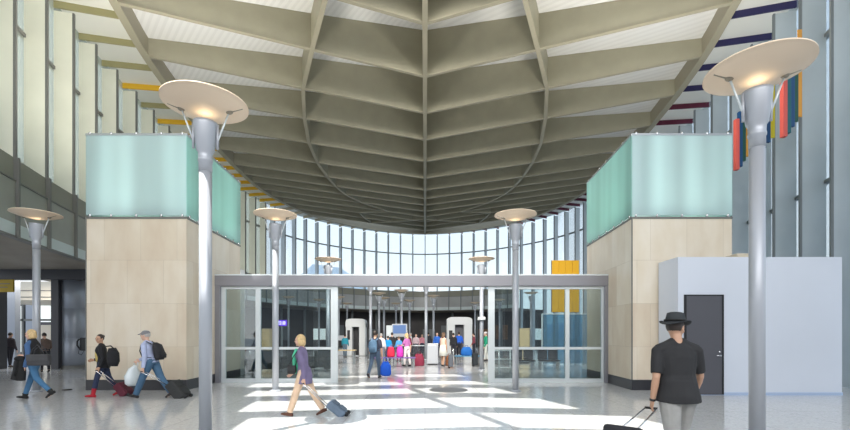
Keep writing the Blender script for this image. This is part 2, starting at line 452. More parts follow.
# solid gallery band under the glazing (left and back)
bend = MID+12.5
def band(w, l0, l1, m, inset=0.0):
    P = sub(WP, l0, l1, 60)
    bm = bmesh.new(); strip_mesh(bm, offset(P, -.56), BR, BT, .14); obj('upper_panel', bm, M['banddark'], w)  # darker strip above the gallery rail
    bm = bmesh.new(); strip_mesh(bm, offset(P, -.6), BB+.38, BR-.04, .16); obj('gallery_panel', bm, m, w)
    bm = bmesh.new(); strip_mesh(bm, offset(P, -.6), BB, BB+.38, .16); obj('pale_strip', bm, M['strip'], w)
    bm = bmesh.new(); strip_mesh(bm, offset(P, -.6), BR-.04, BR, .22); obj('gallery_rail', bm, M['mull'], w)
    bm = bmesh.new(); strip_mesh(bm, offset(P, -.6), BB-.06, BB, .22); obj('gallery_rail', bm, M['mull'], w)
def mullions(w, l0, l1):
    for side in (-1, 1):
        for k in range(0 if side < 0 else 1, NB+1):
            l = MID+side*LK(k)
            if not (l0 <= l < l1): continue
            p, n = WP.at(l); bm = bmesh.new(); slab(bm, p-n*.69, p-n*.77, .09, BB-.05, BT)
            obj('gallery_mullion', bm, M['mull'] if p.y < 30 else M['mullR'], w)
mullions(wl, 0, LB); mullions(wb, LB, bend)
band(wl, 0, LB, M['band']); band(wb, LB, bend, M['band2'])
# clear glass continues to the floor on the back right
bm = bmesh.new(); strip_mesh(bm, sub(WP, bend, RB, 20), 0, BT, .03); obj('glass_pane', bm, M['pane'], wb)
# recessed ground storey: soffit, dark wall, columns
P0 = offset(sub(WP, 0, bend, 60), -.68); P1 = offset(P0, 6.2)
bm = bmesh.new()
for i in range(len(P0)-1):
    q4(bm, (P0[i].x,P0[i].y,BB-.02),(P0[i+1].x,P0[i+1].y,BB-.02),(P1[i+1].x,P1[i+1].y,BB-.02),(P1[i].x,P1[i].y,BB-.02))
bmesh.ops.remove_doubles(bm, verts=bm.verts[:], dist=.001)
obj('gallery_soffit', bm, M['soffdark'], wl)
# storefront wall of the ground storey
i0 = next(i for i, p in enumerate(P0) if p.y > 31)
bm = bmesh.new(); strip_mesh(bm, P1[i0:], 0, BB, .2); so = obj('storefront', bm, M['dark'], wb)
SPth = Path(P1[i0:])
for k, l in enumerate([x*2.6+1.5 for x in range(int(SPth.T/2.6))]):
    p, n = SPth.at(l); q, _ = SPth.at(l+1.7)
    if k % 3 == 2: continue
    bm = bmesh.new(); slab(bm, p-n*.16, q-n*.16, .05, .9 if k % 2 else .1, 2.3+.5*(k % 3)); 
    obj('shop_window', bm, M['lit'] if k % 4 == 1 else (M['bronze'] if 17 < k < 24 else M['mullR']), so)
for k in range(0, 22):
    l = 30+k*3.0
    if l > bend-1: break
    p, n = WP.at(l); p = p + n*1.6
    bm = bmesh.new(); lathe(bm, [(.14,0),(.14,BB-.05)], 12, (p.x,p.y,0)); obj('gallery_column', bm, M['mullR'], wb, True)

# ------------------------------------------------------------------ portal on the left
tp = thing('portal_frame', 'black steel portal frame across the opening at the far left', 'frame', (0,20,0))
obj('lintel', B(-21.5,-15.2,-.2,.2, Z(280,20), Z(268,20)), M['blackframe'], tp, bevel=.01)
for x0, x1 in ((-17.25,-16.9),(-21.6,-19.6)):
    obj('jamb', B(x0,x1,-.18,.18,0,Z(280,20)), M['blackframe'], tp, bevel=.01)
sg = thing('hanging_sign', 'mustard yellow sign hanging under the black portal lintel', 'sign', (0,19.72,0))
obj('sign_panel', B(-19.6,-18.85,-.04,.04,Z(292,19.7),Z(279.5,19.7)), M['sign_y'], sg, bevel=.01)
obj('lettering', boxes([(-19.5,-19.0,-.055,-.042,Z(284.2,19.7),Z(283.4,19.7)),(-19.5,-19.1,-.055,-.042,Z(287.6,19.7),Z(286.9,19.7))]), M['mull'], sg)
cl = thing('steel_column', 'large round brushed steel column beside the stone block at far left', 'column', (X(75,20.6),20.6,0))
bm = bmesh.new(); lathe(bm, [(.6,0),(.6,1.4),(.59,1.41),(.59,1.43),(.6,1.44),(.6,2.8),(.59,2.81),(.59,2.83),(.6,2.84),(.6,BB-.1)], 40); obj('shaft', bm, M['steelcol'], cl, True)
bm = bmesh.new(); lathe(bm, [(.63,0),(.63,.15)], 40); obj('base_ring', bm, M['mull'], cl)
ph = thing('column_device', 'black device fixed on the round steel column at far left', 'device', (X(82,19.8),19.93,1.15))
obj('housing', B(-.16,.16,-.09,.09,-.3,.3), M['black'], ph, bevel=.04)  # unidentified black device, built as a housing with curved tubes
bm = bmesh.new(); tube(bm, [(-.12,-.12,-.2),(-.2,-.16,-.05),(-.2,-.16,.12),(-.12,-.12,.25)], .035); obj('handset', bm, M['black'], ph, True)
bm = bmesh.new(); tube(bm, [(-.12,-.12,-.2),(-.16,-.14,-.42),(-.02,-.14,-.5),(.08,-.1,-.3)], .012); obj('cord', bm, M['black'], ph, True)
# interior beyond the portal
bk = bpy.data.objects.new('wall_portal', None); link(bk); struct(bk)
obj('back_panel', B(-34,-15.5,33,33.2,0,4.6), M['dark'], bk)
obj('bulkhead', B(-27,-18,25.0,32,Z(300,25),Z(281.5,25)), M['cream'], bk)
obj('bulkhead_groove', boxes([(-27,-18,24.97,25.0,Z(297.5,25),Z(296.7,25)),(-27,-18,24.97,25,Z(291,25),Z(290.3,25))]), M['mull'], bk)
for (x0, x1, y0, y1, c) in [(17,21,306,352,'lit'),(27,35,303,352,'steelcol'),(41,53,305,322,'lit'),(42,52,325,350,'cream'),(23,25,303,356,'mull'),(37,39,303,356,'mull'),(53,56,303,356,'mull'),(17,56,319,321,'mull')]:
    d = 30.0; obj('storefront_bay', B(X(x0,d),X(x1,d),d-.1-.02*(c=='mull'),d+.1,Z(y1,d),Z(y0,d)), M[c], bk)
obj('side_panel', B(X(4,22),X(15,22),22,22.3,0,4.4), M['steelcol'], bk)

# ------------------------------------------------------------------ stone blocks with glass screens
SC = 430/12.4
def pavilion(name, label, pts, s):
    t = thing(name, label, 'stone block', (0,0,0))
    def prism(z0, z1, grow=0.0):
        bm = bmesh.new()
        c = sum((Vector(p) for p in pts), Vector((0,0)))/4
        P = [Vector(p)+(Vector(p)-c).normalized()*grow for p in pts]
        a = [bm.verts.new((p.x,p.y,z0)) for p in P]; b = [bm.verts.new((p.x,p.y,z1)) for p in P]
        bm.faces.new(a[::-1]); bm.faces.new(b)
        for i in range(4): bm.faces.new([a[i], a[(i+1)%4], b[(i+1)%4], b[i]])
        return bm
    z1 = 3.32+CH; z2 = 5.75+CH
    obj('plinth', prism(0, .30, .015), M['plinth'], t)
    obj('stone_cladding', prism(.30, z1), M['stone'], t)
    obj('corner_trim', boxes([(pts[0][0]-.015*1, pts[0][0]+.015, pts[0][1]-.012, pts[0][1]+.01, .3, z1)]), M['mull'], t)
    obj('capping', prism(z1, z1+.06, .02), M['mull'], t)
    # frosted glass screen standing on the block
    for i in range(4):
        a, b = Vector(pts[i]), Vector(pts[(i+1)%4]); d = (b-a); L = d.length; n = max(2, round(L/1.45)); n=2 if i==0 else 3
        bm = bmesh.new()
        slab(bm, a + d*.002, a+d*.998, .03, z1+.1, z2)
        gp = obj('glass_screen', bm, M['frostside'] if i in (1, 3) else M['frost'], t)
        bm = bmesh.new()
        slab(bm, a, b, .05, z2-.03, z2+.03); obj('top_rail', bm, M['alu'], t)
        for k in range(n*2+1):
            p = a + d*(min(max(k/(n*2), .04), .96))
            for zc in (z2+.03, z1+.1):
                bm = bmesh.new(); ball(bm, (p.x,p.y,zc), (.04,.04,.05), 8); obj('glass_clip', bm, M['chrome'], t, True)
    return t
def frost_mat(name, col):
    m = bpy.data.materials.new(name); m.use_nodes = True; nt = m.node_tree; nt.nodes.clear()
    out = nt.nodes.new('ShaderNodeOutputMaterial')
    tc = nt.nodes.new('ShaderNodeTexCoord'); mp = nt.nodes.new('ShaderNodeMapping'); mp.inputs['Scale'].default_value = (.55,.55,.03)
    n = nt.nodes.new('ShaderNodeTexNoise'); n.inputs['Scale'].default_value = 2.2; n.inputs['Detail'].default_value = 1
    nt.links.new(tc.outputs['Object'], mp.inputs[0]); nt.links.new(mp.outputs[0], n.inputs['Vector'])
    r = nt.nodes.new('ShaderNodeValToRGB'); r.color_ramp.interpolation = 'LINEAR'
    r.color_ramp.elements[0].color = (*[c*.85 for c in col], 1); r.color_ramp.elements[1].color = (*[min(1,c*1.12) for c in col], 1)
    r.color_ramp.elements[0].position = .35; r.color_ramp.elements[1].position = .65
    nt.links.new(n.outputs['Fac'], r.inputs['Fac'])
    tr = nt.nodes.new('ShaderNodeBsdfTranslucent'); df = nt.nodes.new('ShaderNodeBsdfDiffuse')
    nt.links.new(r.outputs[0], tr.inputs[0]); nt.links.new(r.outputs[0], df.inputs[0])
    mx = nt.nodes.new('ShaderNodeMixShader'); mx.inputs[0].default_value = .55
    nt.links.new(tr.outputs[0], mx.inputs[1]); nt.links.new(df.outputs[0], mx.inputs[2])
    tp_ = nt.nodes.new('ShaderNodeBsdfTransparent'); tp_.inputs[0].default_value = (.75,.93,.9,1)
    m2 = nt.nodes.new('ShaderNodeMixShader'); m2.inputs[0].default_value = .82
    nt.links.new(tp_.outputs[0], m2.inputs[1]); nt.links.new(mx.outputs[0], m2.inputs[2])
    g = nt.nodes.new('ShaderNodeBsdfGlossy'); g.inputs['Roughness'].default_value = .05
    m3 = nt.nodes.new('ShaderNodeMixShader'); m3.inputs[0].default_value = .07
    nt.links.new(m2.outputs[0], m3.inputs[1]); nt.links.new(g.outputs[0], m3.inputs[2]); nt.links.new(m3.outputs[0], out.inputs[0])
    return m
M['frost'] = frost_mat('frosted_aqua_glass', (.74,.88,.90))
M['frostside'] = frost_mat('frosted_green_glass', (.50,.76,.72))
pavilion('stone_block', 'tall beige stone block with frosted glass top left of the glass doors', [(-9.77,12.4),(-6.88,12.4),(-7.05,16.4),(-9.9,16.4)], -1)
pavilion('stone_block', 'tall beige stone block with frosted glass top behind the white partition room', [(5.97,12.4),(8.85,12.4),(9.0,16.4),(6.18,16.4)], 1)

# ------------------------------------------------------------------ glass door screen
DY = 14.4
zT, zO = Z(275,DY), Z(286.5,DY)
fr = bpy.data.objects.new('trim_1', None); link(fr); fr.location = (0,DY,0); struct(fr)
obj('door_header', B(X(213,DY),X(610,DY),-.18,.18,zO,zT), M['alupaint'], fr, bevel=.01)
obj('header_groove', B(X(213,DY),X(610,DY),-.19,.19,zT-.04,zT+.0), M['alulight'], fr)
for x0, x1 in ((213.5,222),(603,610)): obj('end_post', B(X(x0,DY),X(x1,DY),-.17,.17,0,zO), M['alupaint'], fr, bevel=.008)
for n_, (xs, fixed) in enumerate((((222,258.5,331,337.5),0),((488,492.5,566.7,603),1))):
    d = bpy.data.objects.new('door_%d' % (n_+1), None); link(d); d.location = (0,DY,0); struct(d)
    if n_ == 0: vert = [(222,226),(256,261),(331,338)]; x0, x1 = 222, 338
    else: vert = [(488,494.5),(565,569),(601,603.5)]; x0, x1 = 488, 603.5
    zb = Z(378,DY)-.0
    for a, b in vert: obj('stile', B(X(a,DY),X(b,DY),-.05,.05,0,zO), M['alulight'], d, bevel=.005)
    obj('top_track', B(X(x0,DY),X(x1,DY),-.06,.06,zO-.09,zO), M['alulight'], d)
    obj('middle_rail', B(X(x0,DY),X(x1,DY),-.045,.045,Z(349.5,DY),Z(347,DY)), M['alulight'], d)
    obj('bottom_rail', B(X(x0,DY),X(x1,DY),-.055,.055,.0,.13), M['alulight'], d)
    obj('glass_pane', B(X(x0,DY),X(x1,DY),-.008,.008,.1,zO-.05), M['door_glass'], d)
    # vestibule return seen through the glass
    obj('return_frame', B(X(236 if n_==0 else 596,16.8),X(239.5 if n_==0 else 599.5,16.8),1.6,2.4,0,zO), M['alupaint'], d)

# ------------------------------------------------------------------ white partition room on the right
wp = thing('partition_room', 'low white boxed partition room with a charcoal door at right', 'partition', (0,0,0))
zt = Z(257,11.4)
obj('panel_wall', B(X(678,11.4),X(842,11.4),11.4,12.35,0.07,zt), M['whitewall'], wp)
bm = B(X(678,11.4)-.01,X(842,11.4)+.01,11.385,12.36,0,.07); obj('skirting', bm, M['whitebase'], wp)
dd = obj('door', B(X(685.5,11.4),X(721,11.4),11.36,11.42,.02,Z(296,11.4)), M['doorgrey'], wp)
obj('door_frame', boxes([(X(683.8,11.4),X(685.5,11.4),11.35,11.42,.02,Z(295,11.4)),(X(721,11.4),X(722.7,11.4),11.35,11.42,.02,Z(295,11.4)),(X(683.8,11.4),X(722.7,11.4),11.35,11.42,Z(296,11.4),Z(294.8,11.4))]), M['black'], wp)
bm = bmesh.new(); tube(bm, [(X(718.3,11.4),11.3,1.05),(X(718.3,11.4)-.11,11.3,1.05)], .014); tube(bm, [(X(718.3,11.4),11.37,1.05),(X(718.3,11.4),11.29,1.05)], .02)
ball(bm, (X(718.3,11.4),11.35,1.15), (.025,.02,.03), 10)
obj('handle', bm, M['chrome'], dd, True)
lb = thing('cardboard_box', 'flat pale box lying on top of the white partition room', 'box', (X(742,11.9),11.9,zt))
obj('carton', B(-.28,.28,-.2,.2,0,.12), mat('carton', (.62,.55,.42), .8), lb, bevel=.01)
obj('lid', B(-.29,.29,-.21,.21,.12,.15), mat('carton_lid', (.68,.6,.48), .8), lb)

# kiosk at the right edge
kx = thing('service_counter', 'dark service counter with shelves at the right edge of the hall', 'counter', (X(852,13.5),13.5,0))
obj('counter_body', B(-.3,1.6,-.3,.5,0,1.0), M['black'], kx, bevel=.01)
obj('countertop', B(-.34,1.64,-.34,.54,1.0,1.05), M['greyp'], kx)
obj('shelf', boxes([(-.3,1.6,.1,.5,1.5,1.54),(-.3,1.6,.1,.5,2.3,2.34),(-.3,1.6,.1,.5,2.9,3.25)]), M['greyp'], kx)
obj('shelf_back', B(-.3,1.6,.5,.55,1.0,3.25), M['doorgrey'], kx)
mk = thing('desktop_monitor', 'black desktop monitor on the service counter at right', 'monitor', (X(850,12.9),13.30,1.055))
obj('screen', B(-.16,.2,-.02,.02,.12,.42), M['black'], mk, bevel=.01); obj('stand', boxes([(-.02,.06,-.02,.02,.01,.14),(-.1,.14,-.08,.08,0,.015)]), M['greyp'], mk)

# coloured hanging slats on the right wall
slatm = {}
for nme, c in (('coral',(.62,.10,.08)),('red',(.55,.01,.03)),('blue',(.006,.06,.18)),('green',(.01,.08,.05)),('yellow',(.75,.62,.02)),('orange',(.75,.33,.03)),('teal',(.01,.11,.13))):
    slatm[nme] = mat('slat_'+nme, c, .45)
for (px0, px1, d, yt, yb, cols, where) in ((735,750,16.6,96,170,['coral','blue','green','orange'],'nearest the stone block'),(756,776,15.6,60,152,['coral','blue','blue','yellow'],'behind the lamp post'),(782,804,14.6,28,137,['coral','teal','blue','green','orange'],'right of the lamp post')):
    t = thing('colour_panel', 'cluster of coloured vertical slats %s on the right wall' % where, 'wall art', (0,d,0), group='coloured slat clusters on the right wall')
    x0, x1 = X(px0,d), X(px1,d); w = (x1-x0)/len(cols)
    for i, c in enumerate(cols):
        zb = Z(yb,d)+.18*i+(.0 if i != 1 else -.05); ztp = Z(yt,d)-.3*(len(cols)-1-i)
        obj('slat', B(x0+i*w, x0+i*w+w*.96, -.06+.03*i, .10, zb, ztp), slatm[c], t, bevel=.01)
# red capped slat accent
op = thing('orange_panel', 'large orange wall panel above the right glass doors', 'panel', (0,30,0))
for i in range(4): obj('panel_board', B(X(552,30)+i*.47, X(552,30)+i*.47+.455, -.06,.06, Z(312,30), Z(260.5,30)), M['orange'], op)
obj('panel_frame', B(X(552,30)-.03, X(552,30)+1.9, .06,.12, Z(312.3,30), Z(260.2,30)), M['mull'], op)
obj('panel_leg', boxes([(X(552,30)+.1,X(552,30)+.2,.06,.14,0,Z(312,30)),(X(552,30)+1.65,X(552,30)+1.75,.06,.14,0,Z(312,30))]), M['mullR'], op)

# ------------------------------------------------------------------ lamp posts
LAMPZ = 3.32+CH
def lamp_post(label, x, y, rot=0.0, group=None):
    t = thing('lamp_post', label, 'lamp post', (x,y,0), rot, group)
    bm = bmesh.new(); lathe(bm, [(.155,0),(.155,.03),(.115,.05)], 24); obj('base_plate', bm, M['postblue'], t, True)
    bm = bmesh.new(); lathe(bm, [(.088,.03),(.088,4.02)], 28); obj('pole', bm, M['postblue'], t, True)
    bm = bmesh.new(); lathe(bm, [(.092,4.0),(.092,4.14),(.102,4.15),(.102,4.18),(.096,4.19),(.1,4.28),(.122,4.31),(.165,4.68),(.17,4.72),(.14,4.72),(.13,4.6)], 28)
    obj('lamp_cup', bm, M['postblue'], t, True)
    bm = bmesh.new(); lathe(bm, [(.122,4.6),(.126,4.65)], 20); obj('lamp_lens', bm, M['lens'], t, True)
    # disc: shallow bowl, convex side down
    R = .575; prof = []
    for i in range(12): a = i/11; prof.append((max(.004, R*a), -.13*(1-a*a)))
    prof.append((R+.015, .0)); prof.append((R+.012, .018))
    for i in range(11, -1, -1): a = i/11; prof.append((max(.003, (R-.02)*a), -.13*(1-a*a)+.02+.0))
    bm = bmesh.new(); lathe(bm, [(r, z) for r, z in prof], 56, (0,0,LAMPZ+.05)); obj('reflector_disc', bm, M['disc'], t, True)
    for s in (-1, 1):
        bm = bmesh.new(); tube(bm, [(s*.165,0,4.45),(s*.33,0,LAMPZ-.03)], .013, 8); a = obj('strut', bm, M['alulight'], t, True)
        bm = bmesh.new(); ball(bm, (s*.33,0,LAMPZ-.025), (.055,.045,.045), 12); tube(bm, [(s*.31,0,LAMPZ-.03),(s*.52,0,LAMPZ+.03)], [.028,.01], 8); obj('clamp', bm, M['clamp'], a, True)
        bm = bmesh.new(); tube(bm, [(s*.17,0,4.70),(s*.165,0,4.34)], .02, 8); obj('bracket', bm, M['postblue'], a, True)
    return t
M['lens'] = mat('lamp_lens', (.9,.85,.7), .3, emit=(1,.85,.6), estr=1)
def pt(px, d): return X(px, d), d
lampA = lamp_post('tall grey lamp post in the left foreground beside the stone block', *pt(205.5,6.32), .15, 'grey lamp posts with cream reflector discs')
dup(lampA, 'tall grey lamp post in the right foreground before the white partition room', (*pt(757,5.5),0), -.1)
dup(lampA, 'grey lamp post directly in front of the left glass door', (*pt(275.5,16*.76),0), 0)
dup(lampA, 'grey lamp post directly in front of the right glass door', (*pt(515.5,12.2),0), 0)
dup(lampA, 'grey lamp post at the far left beside the woman in black', (*pt(36.5,12.1),0), .1)
GR = 'distant lamp posts in the hall beyond the doors'
far = [(328,19.4,'lamp post just behind the left door jamb'),(481.5,19.3,'lamp post standing at the right edge of the doorway opening'),
       (370.5,27,'slim lamp post behind the man with the blue backpack'),(426,27,'slim lamp post in the centre of the doorway opening'),(401.5,33,'lamp post above the bench with the red bags'),
       (338.6,39,'lamp post beside the left scanner booth'),(347,47,'farthest lamp post left of the left scanner booth'),(379,35.5,'taller of two lamp posts right of the left scanner booth'),(384,40,'shorter of two lamp posts right of the left scanner booth'),
       (396,47,'small far lamp post left of the video display'),(409.5,43,'small far lamp post right of the video display'),(433.5,38,'far lamp post above the grey security bin'),
       (475,46,'small far lamp post behind the right scanner booth'),(288.5,39,'far lamp post over the purple sign'),(319,42,'far lamp post right of the purple sign'),
       (499.5,42,'far lamp post seen at the left edge of the right door'),(531,35,'far lamp post seen through the right glass door'),(571,39,'far lamp post at the right end of the right door')]
for px, d, lab in far:
    dup(lampA, lab, (*pt(px,d),0), random.uniform(-.3,.3))
def spot(name, loc, target, e, size, col, r=.05, blend=.5):
    l = bpy.data.lights.new(name, 'SPOT'); l.energy = e; l.spot_size = size; l.color = col; l.shadow_soft_size = r; l.spot_blend = blend
    o = bpy.data.objects.new(name, l); link(o); o.location = loc
    o.rotation_euler = (Vector(target)-Vector(loc)).to_track_quat('-Z','Y').to_euler(); return o
for (px, d, e) in ((205.5,6.32,1.8),(757,5.5,1.8),(275.5,12.16,1.8),(515.5,12.2,1.8),(36.5,12.1,1.8),(328,19.4,1.8),(481.5,19.3,1.8)):
    x, y = pt(px, d); spot('uplight', (x,y,4.70), (x,y,6), e, 1.75, (1,.85,.62), .08, .6)

# ------------------------------------------------------------------ people
SK = {'light': cmat('skin_light', (.68,.42,.31), .5), 'tan': cmat('skin_tan', (.50,.29,.19), .5)}
EYE = mat('eye_dark', (.03,.02,.02), .2); LIP = mat('lips', (.45,.16,.14), .5)
HAIRS = {'blond': cmat('hair_blond', (.62,.44,.22), .6, noise=.2, nscale=30), 'dark': cmat('hair_dark', (.03,.02,.015), .5), 'brown': cmat('hair_brown', (.16,.09,.05), .6), 'grey': cmat('hair_grey', (.42,.40,.38), .6)}
CM = {}
def C_(col):
    k = tuple(col)
    if k not in CM: CM[k] = cmat('cloth_%d' % len(CM), col, .85, noise=.12, nscale=6)
    return CM[k]
def rot2(v, a):   # rotate (x,z) about y; positive swings forward from straight down
    return Vector((v.x*math.cos(a)-v.z*math.sin(a), v.y, v.x*math.sin(a)+v.z*math.cos(a)))
def person(label, px, d, H=1.75, yaw=0, legs=((20,5),(-20,25)), arms=((10,8,15),(-10,8,15)), lean=3, head=(0,0), skin='light', hair=('short','dark'),
           top=(.1,.1,.1), sleeve=1.0, bottom=(.1,.1,.15), shoe=(.02,.02,.02), fem=False, vox=.012, coat=None, skirt=None, legw=1.0, pantlen=1.0, toplen=.06, inner=None, boots=None, hat=None, x=None, group=None, detail=True, build=1.0, z0=0):
    """yaw: direction faced, radians from +X.  legs/arms: left then right. leg=(thigh swing deg, knee bend deg); arm=(swing, abduct, elbow bend)"""
    R = math.radians; k = H/1.75; L = lambda *v: Vector(v)*k
    t = thing('person', label, 'person', ((x if x is not None else X(px, d)), d, 0), yaw, group)
    hipw = .088; shw = (.155 if fem else .178)*build; th = .43; sh = .42
    J = {}
    pel = L(0,0,0)
    spine = Vector((math.sin(R(lean)), 0, math.cos(R(lean))))
    low = 9
    for i, (sw, kb) in enumerate(legs):
        s = 1 if i == 0 else -1
        hp = L(0, s*hipw, 0); a = R(sw); kn = hp + L(math.sin(a)*th, s*.005, -math.cos(a)*th)
        b = a - R(kb); an = kn + L(math.sin(b)*sh, -s*.01, -math.cos(b)*sh)
        fa = b*0.75 if b < 0 else b*.5   # foot pitch
        J[i] = (hp, kn, an, fa)
        heel = an + rot2(L(-.06,0,-.075), fa); toe = an + rot2(L(.17,0,-.075), fa)
        low = min(low, heel.z, toe.z)
    off = Vector((0,0,-low+z0))
    # torso frame
    def tor(f, u, y=0): return off + spine*(u*k) + Vector((f*k*math.cos(R(lean)), y*k, -f*k*math.sin(R(lean))))
    neck = tor(0,.545); headc = neck + L(.03+math.sin(R(lean))*.03,0,.12)
    hy, hpz = head
    HR = Matrix.Rotation(R(hy), 4, 'Z') @ Matrix.Rotation(R(hpz), 4, 'Y')
    def hd(x_, y_, z_): return headc + (HR @ (Vector((x_,y_,z_))*k))
    bw = build*(.93 if fem else 1.0)
    secs = [(-.02,.0,.112,.160),(.06,.0,.11,.165),(.16,.01,.095,.135 if fem else .15),(.26,.015,.105,.142 if fem else .16),(.36,.02,.115,.15 if fem else .172),(.42,.01,.10,.15 if fem else .172),(.465,.0,.08,.125 if fem else .14),(.50,.0,.062,.085),(.535,.0,.052,.058)]
    def torso(bm, g, u0=-.1, u1=.6, gw=None):
        pts = []; rr = []
        for (u, f, rx, ry) in secs:
            if u0 <= u <= u1: pts.append(tor(f, u)); rr.append(((rx*bw+g)*k*1.0, (ry*bw+g)*k))
        pts_r = [(b_, a_) for a_, b_ in rr]
        tube(bm, pts, pts_r, 20, up=(0,1,0))
        for s in (-1, 1): tube(bm, [tor(0,.505,s*.02), tor(0,.46,s*.10), tor(0,.425,s*shw)], [(.05*bw+g)*k,(.05*bw+g)*k,(.046*bw+g)*k], 12)
    def leg(bm, i, g, kneeg=None, end=1.0, w=1.0):
        hp, kn, an, fa = J[i]; hp = hp+off; kn = kn+off; an = an+off
        if end < 1: an2 = kn.lerp(an, max(.02,(end-.5)*2)) if end > .5 else None
        r = [(.088*bw+g)*k, (.078*bw+g)*k*w**.5, (.054+g)*k*w, (.050+g)*k*w, (.036+g*1.2)*k*w**1.3]
        P = [hp+L(0,0,.03), hp.lerp(kn,.3), kn.lerp(hp,.05), kn.lerp(an,.35), an]
        if end < 1:
            P[-1] = kn.lerp(an, max(.4, end)); r[-1] = (.05+g*1.2)*k*w
        tube(bm, P, r, 14); ball(bm, P[0], (.088*bw+g)*k, 12); ball(bm, P[2], (.053+g)*k*w, 10)
        return an
    A = {}
    for i, arm in enumerate(arms):
        sw, ab, eb = arm[:3]; inn = arm[3] if len(arm) > 3 else 0
        s = 1 if i == 0 else -1
        sp = tor(0,.415, s*shw)
        a = R(sw); v = Vector((math.sin(a)*math.cos(R(ab)), s*math.sin(R(ab)), -math.cos(a)*math.cos(R(ab))))
        el = sp + v*.285*k
        b = a + R(eb); v2 = Vector((math.sin(b), s*math.sin(R(ab))*.4 - s*math.sin(R(inn)), -math.cos(b))).normalized()
        wr = el + v2*.25*k; A[i] = (sp, el, wr, v2, s)
    def armt(bm, i, g, f=1.0):
        sp, el, wr, v2, s = A[i]
        P = [sp, sp.lerp(el,.4), el, el.lerp(wr,.35), wr]; r = [(.046*bw+g)*k, (.046*bw+g)*k, (.037+g)*k, (.038+g)*k, (.026+g)*k]
        if f < 1:
            if f <= .5: P = P[:2]+[sp.lerp(el, f*2)]; r = r[:2]+[(.043+g)*k]
            else: P = P[:4]; r = r[:4]
        tube(bm, P, r, 12); ball(bm, P[0], r[0]*1.03, 12)
        if f > .5: ball(bm, el, r[2], 10)
    bm = bmesh.new()
    torso(bm, 0)
    for i in (0, 1): 
        an = leg(bm, i, 0); armt(bm, i, 0)
        fa = J[i][3]; 
        tube(bm, [an+rot2(L(-.04,0,-.04), fa), an+rot2(L(.06,0,-.045), fa), an+rot2(L(.14,0,-.06), fa)], [.035*k,.038*k,.025*k], 10)
        # hand: palm, four fingers, thumb
        sp, el, wr, v2, s = A[i]
        side = Vector((0,1,0))*s; fw = v2.cross(side).normalized()*s
        if fw.x < 0: fw = -fw
        tube(bm, [wr-v2*.01*k, wr+v2*.035*k, wr+v2*.085*k], [(.022*k,.026*k),(.016*k,.036*k),(.013*k,.038*k)], 10, up=side)
        for j in range(4):
            o0 = wr+v2*.08*k+fw*(.029-.0195*j)*k; ln = (.07,.078,.072,.056)[j]*k; cu = -side
            p1 = o0+v2*ln*.45+cu*ln*.12; p2 = p1+v2*ln*.22+cu*ln*.3; p3 = p2 + v2*ln*.02 + cu*ln*.3
            tube(bm, [o0, p1, p2, p3], [.0098*k,.009*k,.0085*k,.007*k], 6)
        tube(bm, [wr+v2*.02*k+fw*.02*k, wr+v2*.05*k+fw*.05*k-side*.01*k, wr+v2*.085*k+fw*.055*k-side*.02*k], [.014*k,.011*k,.009*k], 7)
    tube(bm, [tor(0,.47), tor(.005,.56), hd(-.01,0,-.05)], [.062*k,.052*k,.055*k], 14)
    ball(bm, hd(0,0,.015), (.098*k,.076*k,.108*k), 20, HR)
    ball(bm, hd(.03,0,-.055), (.062*k,.054*k,.058*k), 14, HR)
    ball(bm, hd(.072,0,-.088), (.02*k,.024*k,.018*k), 8, HR)
    tube(bm, [hd(.09,0,.025), hd(.112,0,-.018)], [.009*k,.015*k], 8); 
    for s in (-1, 1):
        ball(bm, hd(-.005,s*.078,0), (.022*k,.012*k,.032*k), 8, HR); ball(bm, hd(.075,s*.034,.03), (.024*k,.026*k,.012*k), 8, HR)
        ball(bm, hd(.06,s*.04,-.03), (.03*k,.026*k,.026*k), 8, HR)
    body = remesh(obj('body', bm, SK[skin], t), vox, 2)
    if detail:
        for s in (-1, 1):
            bm = bmesh.new(); ball(bm, hd(.089,s*.032,.008), .0115*k, 8); obj('eye', bm, EYE, t, True)
        bm = bmesh.new(); ball(bm, hd(.093,0,-.05), (.009*k,.024*k,.007*k), 8, HR); obj('lips', bm, LIP, t, True)
    # hair
    style, hc = hair
    bm = bmesh.new(); ball(bm, hd(-.016,0,.034), (.1*k,.086*k,.104*k), 18, HR)
    if style in ('bob','long'):
        ball(bm, hd(-.045,0,-.03), (.07*k,.092*k,.095*k), 14, HR)
        for s in (-1,1): tube(bm, [hd(.0,s*.07,.06), hd(-.005,s*.085,-.02), hd(-.015,s*.078,-.10)], [.03*k,.03*k,.02*k], 8)
    if style == 'long': tube(bm, [hd(-.06,0,0), hd(-.08,0,-.12), hd(-.07,0,-.22)], [(.07*k,.05*k),(.075*k,.045*k),(.05*k,.02*k)], 10)
    if style == 'bun': ball(bm, hd(-.1,0,.07), .045*k, 10)
    o = remesh(obj('hair', bm, HAIRS[hc], t), max(vox,.008)*1.0, 1)
    # trim hair off the face
    bmx = bmesh.new(); bmx.from_mesh(o.data); inv = HR.inverted()
    dv = [v for v in bmx.verts if ((inv @ ((v.co-headc)/k)).x > .045 and (inv @ ((v.co-headc)/k)).z < .075) or (style == 'short' and (inv @ ((v.co-headc)/k)).z < -.035) or (style=='short' and (inv @ ((v.co-headc)/k)).z < .0 and (inv @ ((v.co-headc)/k)).x > -.0)]
    bmesh.ops.delete(bmx, geom=dv, context='VERTS'); bmx.to_mesh(o.data); bmx.free()
    for p in o.data.polygons: p.use_smooth = True
    # trousers
    cv = max(vox, .009)
